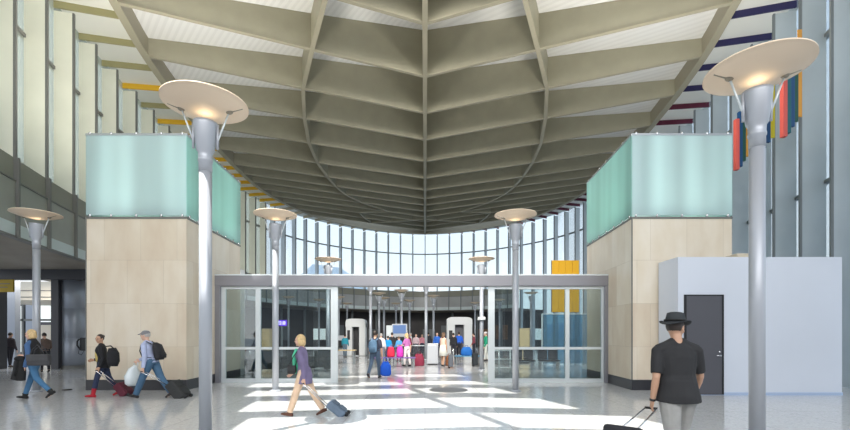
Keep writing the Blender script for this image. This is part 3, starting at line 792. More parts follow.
    if bottom is not None:
        bm = bmesh.new()
        tube(bm, [tor(0,.11), tor(0,.04), off+L(0,0,-.05)], [(.16*bw*k,.118*k),(.178*bw*k,.13*k),(.165*bw*k,.122*k)], 18, up=(0,1,0))
        for i in (0,1): leg(bm, i, .013, end=pantlen, w=legw)
        remesh(obj('trousers', bm, C_(bottom), t), cv, 2)
    if skirt is not None:
        bm = bmesh.new(); tube(bm, [tor(0,.14), off+L(0,0,-.02), off+L(.01,0,-.40)], [(.15*k,.115*k),(.19*k,.14*k),(.24*k,.19*k)], 24, up=(0,1,0)); obj('skirt', bm, C_(skirt), t, True)
    # top
    bm = bmesh.new(); torso(bm, .016, -.03 if toplen > 0 else .05, .515)
    if toplen > .1: tube(bm, [tor(0,.1), tor(-.01,-.05), off+L(-.01,0,-toplen)], [(.17*bw*k,.13*k),(.197*bw*k,.152*k),(.205*bw*k,.16*k)], 20, up=(0,1,0))
    if sleeve > 0:
        for i in (0,1): armt(bm, i, .014, sleeve)
    tp = remesh(obj('top', bm, C_(top), t), cv, 3)
    if inner is not None:   # shirt front showing between the lapels
        bm = bmesh.new()
        tube(bm, [tor(.06,.06), tor(.072,.26), tor(.07,.38), tor(.045,.47)], [(.115*k,.095*k),(.12*k,.092*k),(.10*k,.072*k),(.045*k,.042*k)], 14, up=(0,1,0))
        obj('shirt', bm, C_(inner), t, True)
    # shoes / boots
    for i in (0,1):
        an = J[i][2]+off; fa = J[i][3]
        bm = bmesh.new()
        tube(bm, [an+rot2(L(-.07,0,-.045),fa), an+rot2(L(0,0,-.035),fa), an+rot2(L(.08,0,-.045),fa), an+rot2(L(.17,0,-.058),fa)], [(.035*k,.03*k),(.045*k,.04*k),(.044*k,.03*k),(.03*k,.018*k)], 12, up=(0,1,0))
        if boots: 
            kn = J[i][1]+off; tube(bm, [an+rot2(L(0,0,-.03),fa), an, an.lerp(kn, boots)], [.05*k,.05*k,.062*k], 12)
        sole = [an+rot2(L(q,0,-.07),fa) for q in (-.07,0,.08,.165)]
        tube(bm, sole, [(.034*k,.009*k),(.036*k,.009*k),(.044*k,.009*k),(.03*k,.009*k)], 10, up=(0,1,0))
        remesh(obj('boot' if boots else 'shoe', bm, C_(shoe), t), max(.006, vox*.8), 1)
    if hat:
        kind, hcv = hat; bm = bmesh.new()
        if kind == 'fedora':
            sg = 28; prof = [(.15,.048,1),(.147,.042,1),(.10,.06,0),(.095,.10,0),(.082,.155,0),(.05,.165,0),(.012,.15,0)]
            rings = []
            for r_, z_, br in prof:
                ring = []
                for q in range(sg):
                    an_ = 2*PI*q/sg; up_ = .03*abs(math.sin(an_))**2*br - .012*abs(math.cos(an_))*br
                    ring.append(bm.verts.new(hd(math.cos(an_)*r_*1.12-.005, math.sin(an_)*r_*.95, z_+up_+.005)))
                rings.append(ring)
            for a_, b_ in zip(rings[:-1], rings[1:]):
                for q in range(sg): bm.faces.new([a_[q], a_[(q+1)%sg], b_[(q+1)%sg], b_[q]])
            bm.faces.new(rings[-1])
            ho = obj('hat', bm, C_(hcv), t, True)
            md = ho.modifiers.new('s','SOLIDIFY'); md.thickness = .006
            bm = bmesh.new(); pts = [hd(math.cos(2*PI*q/24)*.114-.005, math.sin(2*PI*q/24)*.097, .082) for q in range(25)]
            tube(bm, pts, .012, 6, cap=False); obj('hat_band', bm, C_((.01,.01,.01)), t, True)
        else:
            ball(bm, hd(-.01,0,.05), (.106*k,.09*k,.085*k), 16, HR)
            tube(bm, [hd(.08,0,.06), hd(.13,0,.052), hd(.17,0,.04)], [(.07*k,.01*k),(.065*k,.008*k),(.04*k,.006*k)], 12, up=tuple(HR @ Vector((0,1,0))))
            ho = remesh(obj('cap', bm, C_(hcv), t), .008, 2)
    info = {'root': t, 'wr': [A[i][2]+A[i][3]*.09*k for i in (0,1)], 'tor': tor, 'A': A, 'k': k, 'hd': hd, 'off': off}
    return info
def world_pt(info, v):
    t = info['root']; return Matrix.Translation(t.location) @ Matrix.Rotation(t.rotation_euler.z, 4, 'Z') @ v

def backpack(info, label, col, w=.15, hgt=.44, dp=.17):
    t0 = info['root']; tor = info['tor']; k = info['k']
    b = thing('backpack', label, 'backpack', tuple(t0.location), t0.rotation_euler.z)
    bm = bmesh.new()
    P = [tor(-.2,.02), tor(-.215,.08), tor(-.225,.22), tor(-.215,.36), tor(-.18,.44)]
    tube(bm, P, [(w*.85*k,dp*.4*k),(w*k,dp*.6*k),(w*1.05*k,dp*.62*k),(w*k,dp*.52*k),(w*.6*k,dp*.2*k)], 16, up=(0,1,0)); obj('pack_body', bm, C_(col), b, True)
    bm = bmesh.new(); tube(bm, [tor(-.30,.04), tor(-.315,.12), tor(-.30,.2)], [(w*.7*k,.03*k),(w*.78*k,.04*k),(w*.7*k,.025*k)], 12, up=(0,1,0)); obj('front_pocket', bm, C_(tuple(c*.7 for c in col)), b, True)
    for s in (-1, 1):
        bm = bmesh.new(); tube(bm, [tor(-.15,.42,s*.09), tor(-.05,.515,s*.105), tor(.10,.45,s*.115), tor(.148,.32,s*.125), tor(.10,.17,s*.165), tor(-.1,.10,s*.15)], (.022*k,.007*k) and [(.024*k,.008*k)]*6, 8, up=(0,1,0))
        obj('shoulder_strap', bm, C_(tuple(c*.6 for c in col)), b, True)
    return b

def suitcase(label, loc, yaw, tilt, hand, size=(.36,.22,.52), col=(.02,.02,.025), soft=True, cat='suitcase', name='wheeled_suitcase'):
    """loc = wheel axle point on floor, yaw = direction towards the puller, tilt from vertical in degrees (top leans towards the puller)"""
    t = thing(name, label, cat, (loc[0],loc[1],0), yaw)
    w, dp, h = size
    T = Matrix.Translation((0,0,.045)) @ Matrix.Rotation(math.radians(tilt), 4, 'Y')
    bm = bmesh.new(); box(bm, -.02, dp-.02, -w/2, w/2, .02, h, mt=T)
    obj('case_body', bm, C_(col), t, bevel=.035)
    bm = bmesh.new(); box(bm, -.045-.0, -.02, -w*.4, w*.4, .06, h*.5, mt=T); obj('front_pocket', bm, C_(tuple(c*.8 for c in col)), t, bevel=.012)
    bm = bmesh.new(); box(bm, -.04, -.02, -w*.38, w*.38, h*.56, h*.9, mt=T); obj('front_pocket', bm, C_(tuple(c*.8 for c in col)), t, bevel=.01)
    for s in (-1, 1):
        bm = bmesh.new(); tube(bm, [T @ Vector((.0, s*(w/2-.05)-.015, .0)), T @ Vector((.0, s*(w/2-.05)+.015, .0))], .042, 14); obj('wheel', bm, M['black'], t, True)
    hl = Matrix.Translation(t.location) @ Matrix.Rotation(yaw, 4, 'Z'); hp = hl.inverted() @ Vector(hand)
    bm = bmesh.new(); top = T @ Vector((dp*.8,0,h)); 
    sd = Vector((0,1,0))
    for s in (-1, 1): tube(bm, [top+sd*s*.07-(hp-top)*.05, hp+sd*s*.06], .009, 8)
    obj('telescopic_handle', bm, M['chrome'], t, True)
    bm = bmesh.new(); tube(bm, [hp-sd*.065, hp+sd*.065], .014, 8); obj('grip', bm, M['black'], t, True)
    return t

# --- foreground people
p1 = person('blonde woman in a black waistcoat and jeans walking left at far left', 34, 10.7, 1.80, PI+.1, ((-19,26),(19,2)), ((-8,6,25),(16,6,75)), 4, (15,5), hair=('bob','blond'),
    top=(.06,.13,.28), bottom=(.06,.17,.32), shoe=(.015,.015,.015), fem=True, vox=.0085, boots=.12, legw=.95, toplen=.05, inner=(.01,.01,.012))
# black waistcoat scarf layer and coat carried over the arm
def vest(info, col, name='waistcoat', lo=.0, hi=.5):
    bm = bmesh.new(); tor = info['tor']; k = info['k']
    tube(bm, [tor(0,lo), tor(0,.12), tor(.01,.28), tor(.015,.38), tor(0,.45), tor(0,.52), tor(.01,.56)], [(.20*k,.16*k),(.185*k,.15*k),(.178*k,.145*k),(.18*k,.15*k),(.165*k,.125*k),(.10*k,.09*k),(.085*k,.08*k)], 20, up=(0,1,0))
    return obj(name, bm, C_(col), info['root'], True)
vest(p1, (.012,.012,.014))
def carried(name, label, cat, parts, loc=(0,0,0), rz=0):
    t = thing(name, label, cat, loc, rz)
    for nm, bm, m, bev in parts: obj(nm, bm, m, t, True if not bev else False, bevel=bev or 0)
    return t
hL = world_pt(p1, p1['wr'][0]); hR = world_pt(p1, p1['wr'][1])
bm = bmesh.new(); tube(bm, [(0,0,.34),(-.02,0,.2),(-.03,0,-.05),(-.06,0,-.22)], [(.05,.09),(.09,.13),(.10,.15),(.12,.16)], 14); ball(bm, (-.02,0,.3), (.1,.12,.07), 10)
bmh = remesh(obj('coat_fabric', bm, C_((.012,.012,.013)), None), .012, 4)
ct = thing('folded_coat', 'black coat hanging over the arm of the blonde woman at far left', 'coat', (X(20.5,10.5),10.5,.72)); bmh.parent = ct
bm = bmesh.new(); tube(bm, [(.02,-.12,.26),(.02,-.15,.05),(0,-.15,-.12)], [(.03,.01),(.045,.012),(.03,.01)], 8); obj('sleeve', bm, C_((.02,.02,.022)), ct, True)
bg = thing('handbag', 'charcoal handbag carried by the blonde woman at far left', 'handbag', (X(39,10.35),10.35,.86), .12)
obj('bag_body', B(-.24,.24,-.07,.07,0,.27), C_((.055,.055,.06)), bg, bevel=.035); obj('flap', B(-.235,.235,-.08,-.05,.12,.27), C_((.07,.07,.075)), bg, bevel=.012)
for s in (-1,1):
    bm = bmesh.new(); tube(bm, [(-.16,s*.05,.25),(-.12,s*.05,.38),(-.0,s*.06,.50),(.1,s*.05,.38),(.16,s*.05,.25)], .011, 8); obj('strap', bm, C_((.05,.05,.055)), bg, True)

p2 = person('woman in a black jacket, yellow top and red boots before the left stone block', 103, 11.15, 1.66, PI+.5, ((17,6),(-17,14)), ((-14,10,35),(-6,8,85,40)), 4, (52,3), hair=('bun','dark'), skin='tan',
    top=(.012,.012,.015), bottom=(.02,.03,.07), shoe=(.42,.015,.03), fem=True, vox=.009, boots=.62, inner=(.62,.48,.16), toplen=.12, pantlen=.62, build=1.12)
sb = thing('shoulder_bag', 'large black bag slung behind the woman in red boots', 'bag', (X(112.5,11.0),11.02,.80), .1)
bm = bmesh.new(); tube(bm, [(0,0,0),(.01,0,.12),(.0,0,.32),(-.02,0,.46)], [(.10,.10),(.16,.13),(.17,.12),(.11,.07)], 16); obj('bag_body', bm, C_((.014,.014,.017)), sb, True)
bm = bmesh.new(); tube(bm, [(.1,-.05,.40),(.0,-.1,.52),(-.14,-.08,.50)], .016, 8); obj('strap', bm, C_((.02,.02,.02)), sb, True)
h2 = world_pt(p2, p2['wr'][0])
suitcase('small dark red wheeled case pulled by the woman in red boots', (X(131,11.3),11.3), PI, 38, h2, (.34,.2,.40), (.10,.015,.03))

p3 = person('man in a grey cap, light blue shirt and jeans walking left before the stone block', 152, 10.85, 1.80, PI, ((25,3),(-23,12)), ((-12,10,18),(28,8,35)), 13, (5,6), hair=('short','grey'),
    top=(.42,.47,.66), bottom=(.06,.13,.22), shoe=(.03,.025,.025), vox=.009, hat=('cap',(.20,.20,.21)), legw=1.22, toplen=.04)
backpack(p3, 'black backpack on the man in the light blue shirt', (.018,.018,.022))
h3 = world_pt(p3, p3['wr'][1])
pb = thing('plastic_bag', 'white plastic bag carried by the man in the light blue shirt', 'bag', (h3.x-.1,h3.y,h3.z-.62))
bm = bmesh.new(); tube(bm, [(0,0,0),(.0,0,.06),(0,0,.25),(.01,0,.42),(.06,0,.52)], [(.13,.1),(.22,.15),(.24,.16),(.14,.1),(.03,.03)], 18)
o = obj('bag_body', bm, mat('white_film', (.72,.78,.80), .4, bump=.5, nscale=9), pb, True)
bm = bmesh.new(); tube(bm, [(-.02,0,.46),(.05,0,.6),(.12,0,.62),(.12,0,.48)], .014, 8); obj('bag_handle', bm, M['white'], pb, True)
bm = bmesh.new(); ball(bm, (-.02,-.15,.24), (.11,.02,.08), 12); obj('printed_patch', bm, C_((.20,.42,.60)), pb, True)
h3b = world_pt(p3, p3['wr'][0])
suitcase('black wheeled suitcase tilted behind the man in the light blue shirt', (X(187,10.9),10.95), PI, 38, h3b, (.38,.26,.52), (.035,.036,.036))

p4 = person('blonde woman in a purple cardigan and beige trousers walking left in the centre', 304, 8.5, 1.665, PI, ((19,1),(-20,12)), ((-16,6,14),(12,6,40)), 5, (0,4), hair=('bob','blond'),
    top=(.17,.14,.25), bottom=(.66,.48,.34), shoe=(.10,.04,.025), fem=True, vox=.0075, inner=(.05,.45,.25), toplen=.22, legw=1.12, build=1.05)
bm = bmesh.new(); tor = p4['tor']; tube(bm, [tor(.09,.50,.07), tor(.16,.36,.05), tor(.165,.18,.03), tor(.15,.0,.02)], [(.05,.03),(.07,.035),(.085,.035),(.07,.025)], 10); obj('scarf', bm, C_((.10,.55,.34)), p4['root'], True)
bm = bmesh.new(); tube(bm, [tor(.12,.14,0), tor(.15,.22,0), tor(.12,.30,0)], [(.06,.05),(.075,.06),(.06,.05)], 12, up=(0,1,0)); obj('scarf_knot', bm, C_((.62,.78,.70)), p4['root'], True)
hb = thing('handbag', 'small black handbag hanging in front of the blonde woman in the centre', 'handbag', (X(292,8.4),8.38,.84), .1)
obj('bag_body', B(-.08,.08,-.05,.05,0,.17), C_((.02,.02,.022)), hb, bevel=.03); obj('flap', B(-.075,.075,-.058,-.04,.07,.17), C_((.03,.03,.033)), hb, bevel=.01)
bm = bmesh.new(); tube(bm, [(-.06,0,.16),(.05,-.03,.36),(.16,-.05,.5),(.07,0,.16)], .009, 6); obj('strap', bm, C_((.02,.02,.02)), hb, True)
h4 = world_pt(p4, p4['wr'][0])
suitcase('slate blue wheeled suitcase trailing behind the blonde woman in the centre', (X(347,8.5),8.55), PI, 52, h4, (.32,.16,.42), (.14,.19,.26))

p5 = person('man in a dark hat and black t-shirt walking away at right, seen from behind', 678, 4.8, 1.85, PI/2-.12, ((-12,8),(16,6)), ((-14,9,26),(16,15,24)), 3, (-48,2), hair=('short','dark'),
    top=(.022,.022,.024), sleeve=.42, bottom=(.32,.315,.30), shoe=(.03,.03,.03), vox=.0065, hat=('fedora',(.028,.032,.036)), build=1.08, toplen=.11, skin='tan', legw=1.2)
bm = bmesh.new(); A = p5['A'][0]; tube(bm, [A[2]-A[3]*.02, A[2]+A[3]*.005], .033, 14); obj('watch', bm, M['black'], p5['root'], True)
h5 = world_pt(p5, p5['wr'][0])
suitcase('black wheeled suitcase pulled by the man in the dark hat', (X(620,4.0)-.12,3.85), math.atan2(h5.y-3.85, h5.x-(X(620,4.0)-.12)), 20, h5, (.36,.24,.76), (.02,.02,.024))

p6 = person('man with a blue backpack and jeans walking away through the doorway', 375, 15.7, 1.80, PI/2-.25, ((-20,22),(16,4)), ((20,22,30),(-8,14,10)), 3, (-10,0), hair=('short','dark'), skin='tan',
    top=(.03,.035,.06), sleeve=.45, bottom=(.07,.11,.17), shoe=(.02,.02,.03), vox=.013, detail=False)
backpack(p6, 'steel blue backpack worn by the man walking through the doorway', (.12,.22,.34))
h6 = world_pt(p6, p6['wr'][1])
tb = thing('tote_bag', 'bright blue bag held by the man walking through the doorway', 'bag', (h6.x+.13,h6.y-.12,h6.z-.62))
bm = bmesh.new(); tube(bm, [(0,0,0),(0,0,.08),(0,0,.35),(0,0,.52)], [(.15,.08),(.20,.11),(.19,.10),(.1,.05)], 14, up=(1,0,0)); obj('bag_body', bm, C_((.005,.08,.50)), tb, True)
bm = bmesh.new(); tube(bm, [(-.1,0,.48),(-.06,0,.66),(.02,0,.66),(.1,0,.48)], .012, 6); obj('bag_handle', bm, C_((.005,.06,.4)), tb, True)

# --- people further in
kw = dict(vox=.02, detail=False)
person('woman in a purple top and white trousers standing right of the bench', 407, 21.5, 1.68, PI/2+.9, ((8,2),(-8,4)), ((25,15,60),(-10,16,12)), 2, (0,0), hair=('long','blond'), top=(.50,.16,.42), sleeve=.4, bottom=(.80,.72,.70), fem=True, **kw)
person('woman in a flowered top and white skirt standing beside the grey bin', 443, 21.5, 1.72, PI/2-.6, ((5,2),(-6,5)), ((15,10,50),(-6,10,12)), 2, (0,0), hair=('long','brown'), top=(.72,.50,.40), sleeve=0, bottom=None, skirt=(.75,.75,.68), fem=True, skin='tan', **kw)
person('officer in a bright blue shirt before the right scanner booth', 459, 30, 1.80, PI/2, ((4,0),(-4,0)), ((10,18,60),(5,18,50)), 0, hair=('short','dark'), top=(.02,.12,.62), bottom=(.02,.02,.03), **kw)
person('person in black beside the blue-shirted officer at the right scanner booth', 453.5, 29, 1.72, PI/2, ((4,0),(-4,0)), ((2,8,10),(2,8,10)), 0, hair=('short','dark'), top=(.02,.02,.025), bottom=(.02,.02,.03), **kw)
person('officer in a blue shirt behind the grey bin', 437, 30, 1.76, -PI/2, ((3,0),(-3,0)), ((10,10,40),(10,10,40)), 0, hair=('short','dark'), top=(.03,.14,.55), bottom=(.02,.02,.04), **kw)
person('person in a green top and white trousers at the right edge of the doorway', 486, 26, 1.78, PI, ((6,0),(-6,0)), ((5,8,20),(5,8,20)), 0, hair=('short','brown'), top=(.02,.36,.20), bottom=(.78,.78,.72), hat=('cap',(.7,.65,.65)), **kw)
person('child in a bright blue shirt standing behind the bench with the red bags', 388, 24.5, 1.55, PI/2, ((4,0),(-4,0)), ((10,10,50),(8,10,20)), 0, hair=('short','dark'), top=(.01,.28,.62), bottom=(.05,.05,.12), **kw)
person('child in a light blue shirt behind the bench near the pink bag', 399, 25.5, 1.5, PI/2+.5, ((4,0),(-4,0)), ((10,10,50),(8,10,20)), 0, hair=('short','brown'), top=(.10,.35,.70), bottom=(.3,.05,.15), **kw)
person('person with grey hair and white top behind the man with the blue backpack', 381, 23, 1.68, PI/2, ((4,0),(-4,0)), ((10,10,30),(8,10,20)), 0, hair=('short','grey'), top=(.72,.66,.66), bottom=(.2,.2,.25), **kw)
person('person in a teal shirt beside the left scanner booth', 345, 30, 1.62, PI/2, ((4,0),(-4,0)), ((10,10,30),(8,10,20)), 0, hair=('short','dark'), top=(.02,.24,.32), bottom=(.1,.15,.2), **kw)
person('person in a dark red shirt right of the right scanner booth', 474, 31, 1.70, PI, ((4,0),(-4,0)), ((10,10,30),(8,10,20)), 0, hair=('short','dark'), top=(.25,.05,.07), bottom=(.02,.02,.03), **kw)
person('person in pale clothes at the security tables left of the grey bin', 416, 31, 1.66, -PI/2, ((4,0),(-4,0)), ((10,10,50),(8,10,50)), 0, hair=('short','dark'), top=(.55,.42,.45), bottom=(.1,.1,.12), **kw)
person('person in a brown jacket behind the woman in black at far left', 45, 18.2, 1.70, PI*.8, ((10,5),(-10,10)), ((10,10,50),(12,10,60)), 10, (0,15), hair=('short','dark'), top=(.13,.09,.075), bottom=(.02,.02,.025), vox=.016, detail=False)
person('person in dark clothes behind the portal at the far left edge', 10, 21, 1.72, PI/2, ((6,0),(-6,0)), ((5,8,15),(5,8,15)), 0, hair=('short','dark'), top=(.06,.05,.06), bottom=(.03,.03,.04), **kw)

more = [(392,27,'person in a black t-shirt behind the two children at the bench',(.03,.03,.035),'dark',1.74,PI/2),(408,28.6,'person in a maroon top beside the bag screening machine',(.22,.04,.06),'dark',1.68,-PI/2),
 (411,33,'person in a white shirt in the queue right of the video display',(.62,.60,.60),'grey',1.72,PI),(422,33.5,'person in a pink top in the queue beside the central lamp post',(.60,.25,.30),'brown',1.62,-PI/2),
 (428.5,36,'person in a charcoal jacket in the queue behind the grey bin',(.05,.05,.06),'dark',1.78,PI/2),(448,35,'person in a navy shirt standing left of the right scanner booth',(.02,.04,.14),'dark',1.76,-PI/2),
 (469,37,'person in a tan coat right of the right scanner booth',(.35,.25,.16),'brown',1.70,0),(365,36,'person in a dark jacket at the right side of the left scanner booth',(.04,.04,.05),'dark',1.76,PI/2)]
for px_, d_, lab_, c_, h_, H_, y_ in more:
    person(lab_, px_, d_, H_, y_, ((5,0),(-6,2)), ((8,10,35),(4,10,15)), 1, hair=('short',h_), top=c_, bottom=(.04,.045,.07), vox=.026, detail=False)
# ------------------------------------------------------------------ security zone
def scanner(label, px, d, w, h, dark):
    t = thing('scanner_booth', label, 'scanner', (X(px,d),d,0))
    W = w/2
    bm = bmesh.new(); n = 14
    out = [(-W,0)]+[(-W*math.cos(PI*.5*q/5)**.35 if q<5 else 0, h-.28+.28*math.sin(PI*.5*q/5)) for q in range(0,6)]
    out = out + [(-x_, z_) for x_, z_ in reversed(out[:-1])]
    wi = W*.34; inn = [(-wi,0),(-wi,h-.55),(wi,h-.55),(wi,0)]
    # jambs and head as solids
    obj('side_panel', B(-W,-wi,-.5,.5,0,h-.3), M['white'], t, bevel=.08); obj('side_panel', B(wi,W,-.5,.5,0,h-.3), M['white'], t, bevel=.08)
    a = [bm.verts.new((x_,-.52,z_)) for x_, z_ in out[1:-1]]; b = [bm.verts.new((x_,.52,z_)) for x_, z_ in out[1:-1]]
    la = [bm.verts.new((s*W,-.52,h-.6)) for s in (1,-1)]; lb_ = [bm.verts.new((s*W,.52,h-.6)) for s in (1,-1)]
    A_ = a+la; B_ = b+lb_
    bm.faces.new(A_); bm.faces.new(B_[::-1])
    for i in range(len(A_)): bm.faces.new([A_[i], B_[i], B_[(i+1)%len(A_)], A_[(i+1)%len(A_)]])
    obj('arched_head', bm, M['white'], t)
    obj('inner_door', B(-wi,wi,.1,.16,0,h-.6), M[dark], t)
    obj('screen', boxes([(-W*.82,-W*.55,-.53,-.5,1.2,1.9)]), M['black'], t)
    obj('floor_pad', B(-wi,wi,-.5,.5,0,.04), M['greyp'], t)
    return t
scanner('white arched walk-through scanner booth on the left', 356.5, 32, 1.45, 2.75, 'black')
scanner('white arched walk-through scanner booth on the right', 459, 34, 2.0, 2.95, 'doorgrey')
def table(label, px, d, w, top_m, h=.8, dp=.7, name='security_table', cat='table'):
    t = thing(name, label, cat, (X(px,d),d,0))
    obj('table_top', B(-w/2,w/2,-dp/2,dp/2,h-.05,h), top_m, t, bevel=.01)
    for sx in (-1,1):
        for sy in (-1,1): obj('leg', B(sx*(w/2-.08)-.03,sx*(w/2-.08)+.03,sy*(dp/2-.07)-.03,sy*(dp/2-.07)+.03,0,h-.05), M['mullR'], t)
    return t
PUR = mat('bench_purple', (.16,.09,.28), .5)
table('low purple bench under the coloured bags', 394, 20.8, 2.1, PUR, .5, .45, 'bench', 'bench')
table('long pale table at the left side of the doorway opening', 337, 23, 2.0, M['wood'], .78, .6)
table('long grey roller table left of the grey bin', 415, 29.5, 1.9, M['alulight'], .85)
table('low blue edged table right of the flowered-top woman', 469, 22.5, 1.5, mat('blue_edge', (.06,.22,.36), .5), .5)
def xr(label, px, d, w, h, m):
    t = thing('xray_machine', label, 'machine', (X(px,d),d,0))
    obj('housing', B(-w/2,w/2,-.6,.6,.35,h), m, t, bevel=.06); obj('tunnel', B(-w*.3,w*.3,-.63,-.58,.6,h*.75), M['black'], t)
    obj('base', B(-w/2+.05,w/2-.05,-.5,.5,0,.35), M['greyp'], t); obj('belt', B(-w*.28,w*.28,-1.1,-.6,.58,.64), M['black'], t)
xr('grey bag screening machine behind the coloured bags', 400.5, 31, 1.0, 1.9, M['greyp'])
xr('pale bag screening machine beside the left scanner booth', 341.5, 34, .9, 1.5, M['greyp'])
tv = thing('video_display', 'display screen on a pole above the security lane', 'display', (X(399.5,28),28,0))
obj('screen', B(-.42,.42,-.04,.04,1.65,2.2), mat('display_blue', (.02,.05,.15), .3, emit=(.25,.4,.7), estr=.35), tv, bevel=.01); obj('frame', B(-.5,.5,.0,.06,1.58,2.28), M['greyp'], tv); obj('pole', B(-.04,.04,.0,.06,0,1.6), M['greyp'], tv); obj('base', B(-.3,.3,-.2,.2,0,.03), M['greyp'], tv)
bn = thing('rubbish_bin', 'pale grey upright bin left of the flowered-top woman', 'bin', (X(432.5,22.8),22.8,0))
obj('bin_body', B(-.3,.3,-.25,.25,.05,1.05), M['greyp'], bn, bevel=.05); obj('bin_lid', B(-.31,.31,-.26,.26,1.05,1.12), M['white'], bn, bevel=.03); obj('foot', B(-.25,.25,-.2,.2,0,.05), M['black'], bn)
def softbag(label, px, d, z, w, h, col, cat='bag', name='travel_bag'):
    t = thing(name, label, cat, (X(px,d),d,z))
    bm = bmesh.new(); tube(bm, [(0,0,0),(0,0,.05*h/.4),(0,0,h*.6),(0,0,h)], [(w*.42,.11),(w*.5,.15),(w*.48,.13),(w*.3,.06)], 14, up=(1,0,0)); obj('bag_body', bm, C_(col), t, True)
    bm = bmesh.new(); tube(bm, [(-w*.15,0,h*.95),(-w*.1,0,h*1.15),(w*.1,0,h*1.15),(w*.15,0,h*.95)], .014, 6); obj('bag_handle', bm, C_(tuple(c*.6 for c in col)), t, True)
softbag('bright red bag on the purple bench', 391, 20.8, .5, .38, .5, (.62,.02,.06))
softbag('magenta pink bag on the purple bench', 400, 20.8, .5, .34, .52, (.62,.04,.42))
softbag('dark red bag standing behind the woman in white trousers', 419, 21.8, 0, .55, .62, (.22,.02,.05))
softbag('blue bag on the blue edged table', 466.5, 22.4, .5, .6, .45, (.01,.12,.42))
softbag('rust coloured bag beside the flowered-top woman', 449.5, 22, 0, .42, .55, (.32,.12,.05))
suitcase('dark grey suitcase standing beside the flowered-top woman', (X(449,20.5),20.4), 0, 0, (X(449,20.5)+.18,20.4,.95), (.36,.2,.6), (.10,.11,.13))
suitcase('black suitcase under the blue edged table', (X(473,21.6),21.6), 0, 0, (X(473,21.6)+.18,21.6,.95), (.5,.25,.62), (.02,.025,.03))
jb = thing('junction_box', 'small white box fixed to the lamp post at right of the doorway', 'box', (X(481.5,19.15),19.16,Z(318.5,19.2)))
obj('casing', B(-.17,.17,-.07,.05,-.07,.07), M['white'], jb, bevel=.02); obj('cover', B(-.13,.13,-.08,-.07,-.04,.04), M['alulight'], jb)

# behind the left glass door
ps = thing('purple_sign', 'small lit purple sign seen through the left glass door', 'sign', (X(282,24),24,0))
obj('sign_face', B(-.28,.28,-.04,.04,Z(326,24),Z(320,24)), M['purple'], ps, bevel=.01)
z_ = Z(323,24)
obj('lettering', boxes([(-.17,-.02,-.055,-.042,z_-.09,z_-.05),(-.17,-.13,-.055,-.042,z_-.09,z_+.09),(-.17,-.02,-.055,-.042,z_+.05,z_+.09),(-.06,-.02,-.055,-.042,z_-.09,z_+.09),(.05,.09,-.055,-.042,z_-.09,z_+.09),(.05,.2,-.055,-.042,z_+.05,z_+.09),(.16,.2,-.055,-.042,z_-.09,z_+.09),(.05,.2,-.055,-.042,z_-.02,z_+.02),(.05,.2,-.055,-.042,z_-.09,z_-.05)]), M['signtext'], ps)
obj('sign_post', B(-.03,.03,-.03,.03,0,Z(326,24)), M['mullR'], ps)
def cabinet(label, px, d, w, h):
    t = thing('wood_cabinet', label, 'cabinet', (X(px,d),d,0))
    obj('cabinet_body', B(-w/2,w/2,-.3,.3,.08,h), M['wood'], t, bevel=.01); obj('toe_kick', B(-w/2+.03,w/2-.03,-.26,.26,0,.08), M['black'], t)
    obj('cabinet_top', B(-w/2-.02,w/2+.02,-.32,.32,h,h+.04), M['wood'], t)
cabinet('light wood cabinet behind the left glass door', 265.5, 22, .62, 1.85)
cabinet('light wood cabinet behind the right glass door', 523.5, 24, .55, 1.9)
def armchair(label, px, d, rz=0, w=.95):
    t = thing('lounge_chair', label, 'chair', (X(px,d),d,0), rz)
    obj('seat', B(-w/2+.12,w/2-.12,-.35,.3,.2,.44), C_((.03,.035,.035)), t, bevel=.05); obj('backrest', B(-w/2+.06,w/2-.06,.25,.42,.2,.95), C_((.025,.03,.03)), t, bevel=.06)
    for s in (-1,1): obj('armrest', B(s*(w/2-.07)-.07,s*(w/2-.07)+.07,-.38,.38,.12,.64), C_((.02,.025,.025)), t, bevel=.04)
    for sx in (-1,1):
        for sy in (-1,1): obj('leg', B(sx*(w/2-.08)-.02,sx*(w/2-.08)+.02,sy*.33-.02,sy*.33+.02,0,.13), M['chrome'], t)
    return t
armchair('black lounge chair nearest the light wood cabinet behind the left door', 266, 17.6, .2)
armchair('black lounge chair partly behind the blonde woman seen through the left door', 293, 18.8, 0)
armchair('black lounge chair at the right end of the left glass door', 320, 18.6, -.2)
suitcase('small black suitcase beside the white pillar behind the left glass door', (X(246,17.5),17.5), 0, 0, (X(246,17.5)+.18,17.5,1.0), (.34,.2,.55), (.02,.02,.024))
pl = thing('white_pillar', 'white pillar behind the left end of the left glass door', 'pillar', (X(238,17.2),17.2,0))
obj('shaft', B(-.2,.2,-.2,.2,.3,4.2), M['white'], pl, bevel=.02); obj('base', B(-.23,.23,-.23,.23,0,.3), M['white'], pl, bevel=.01)
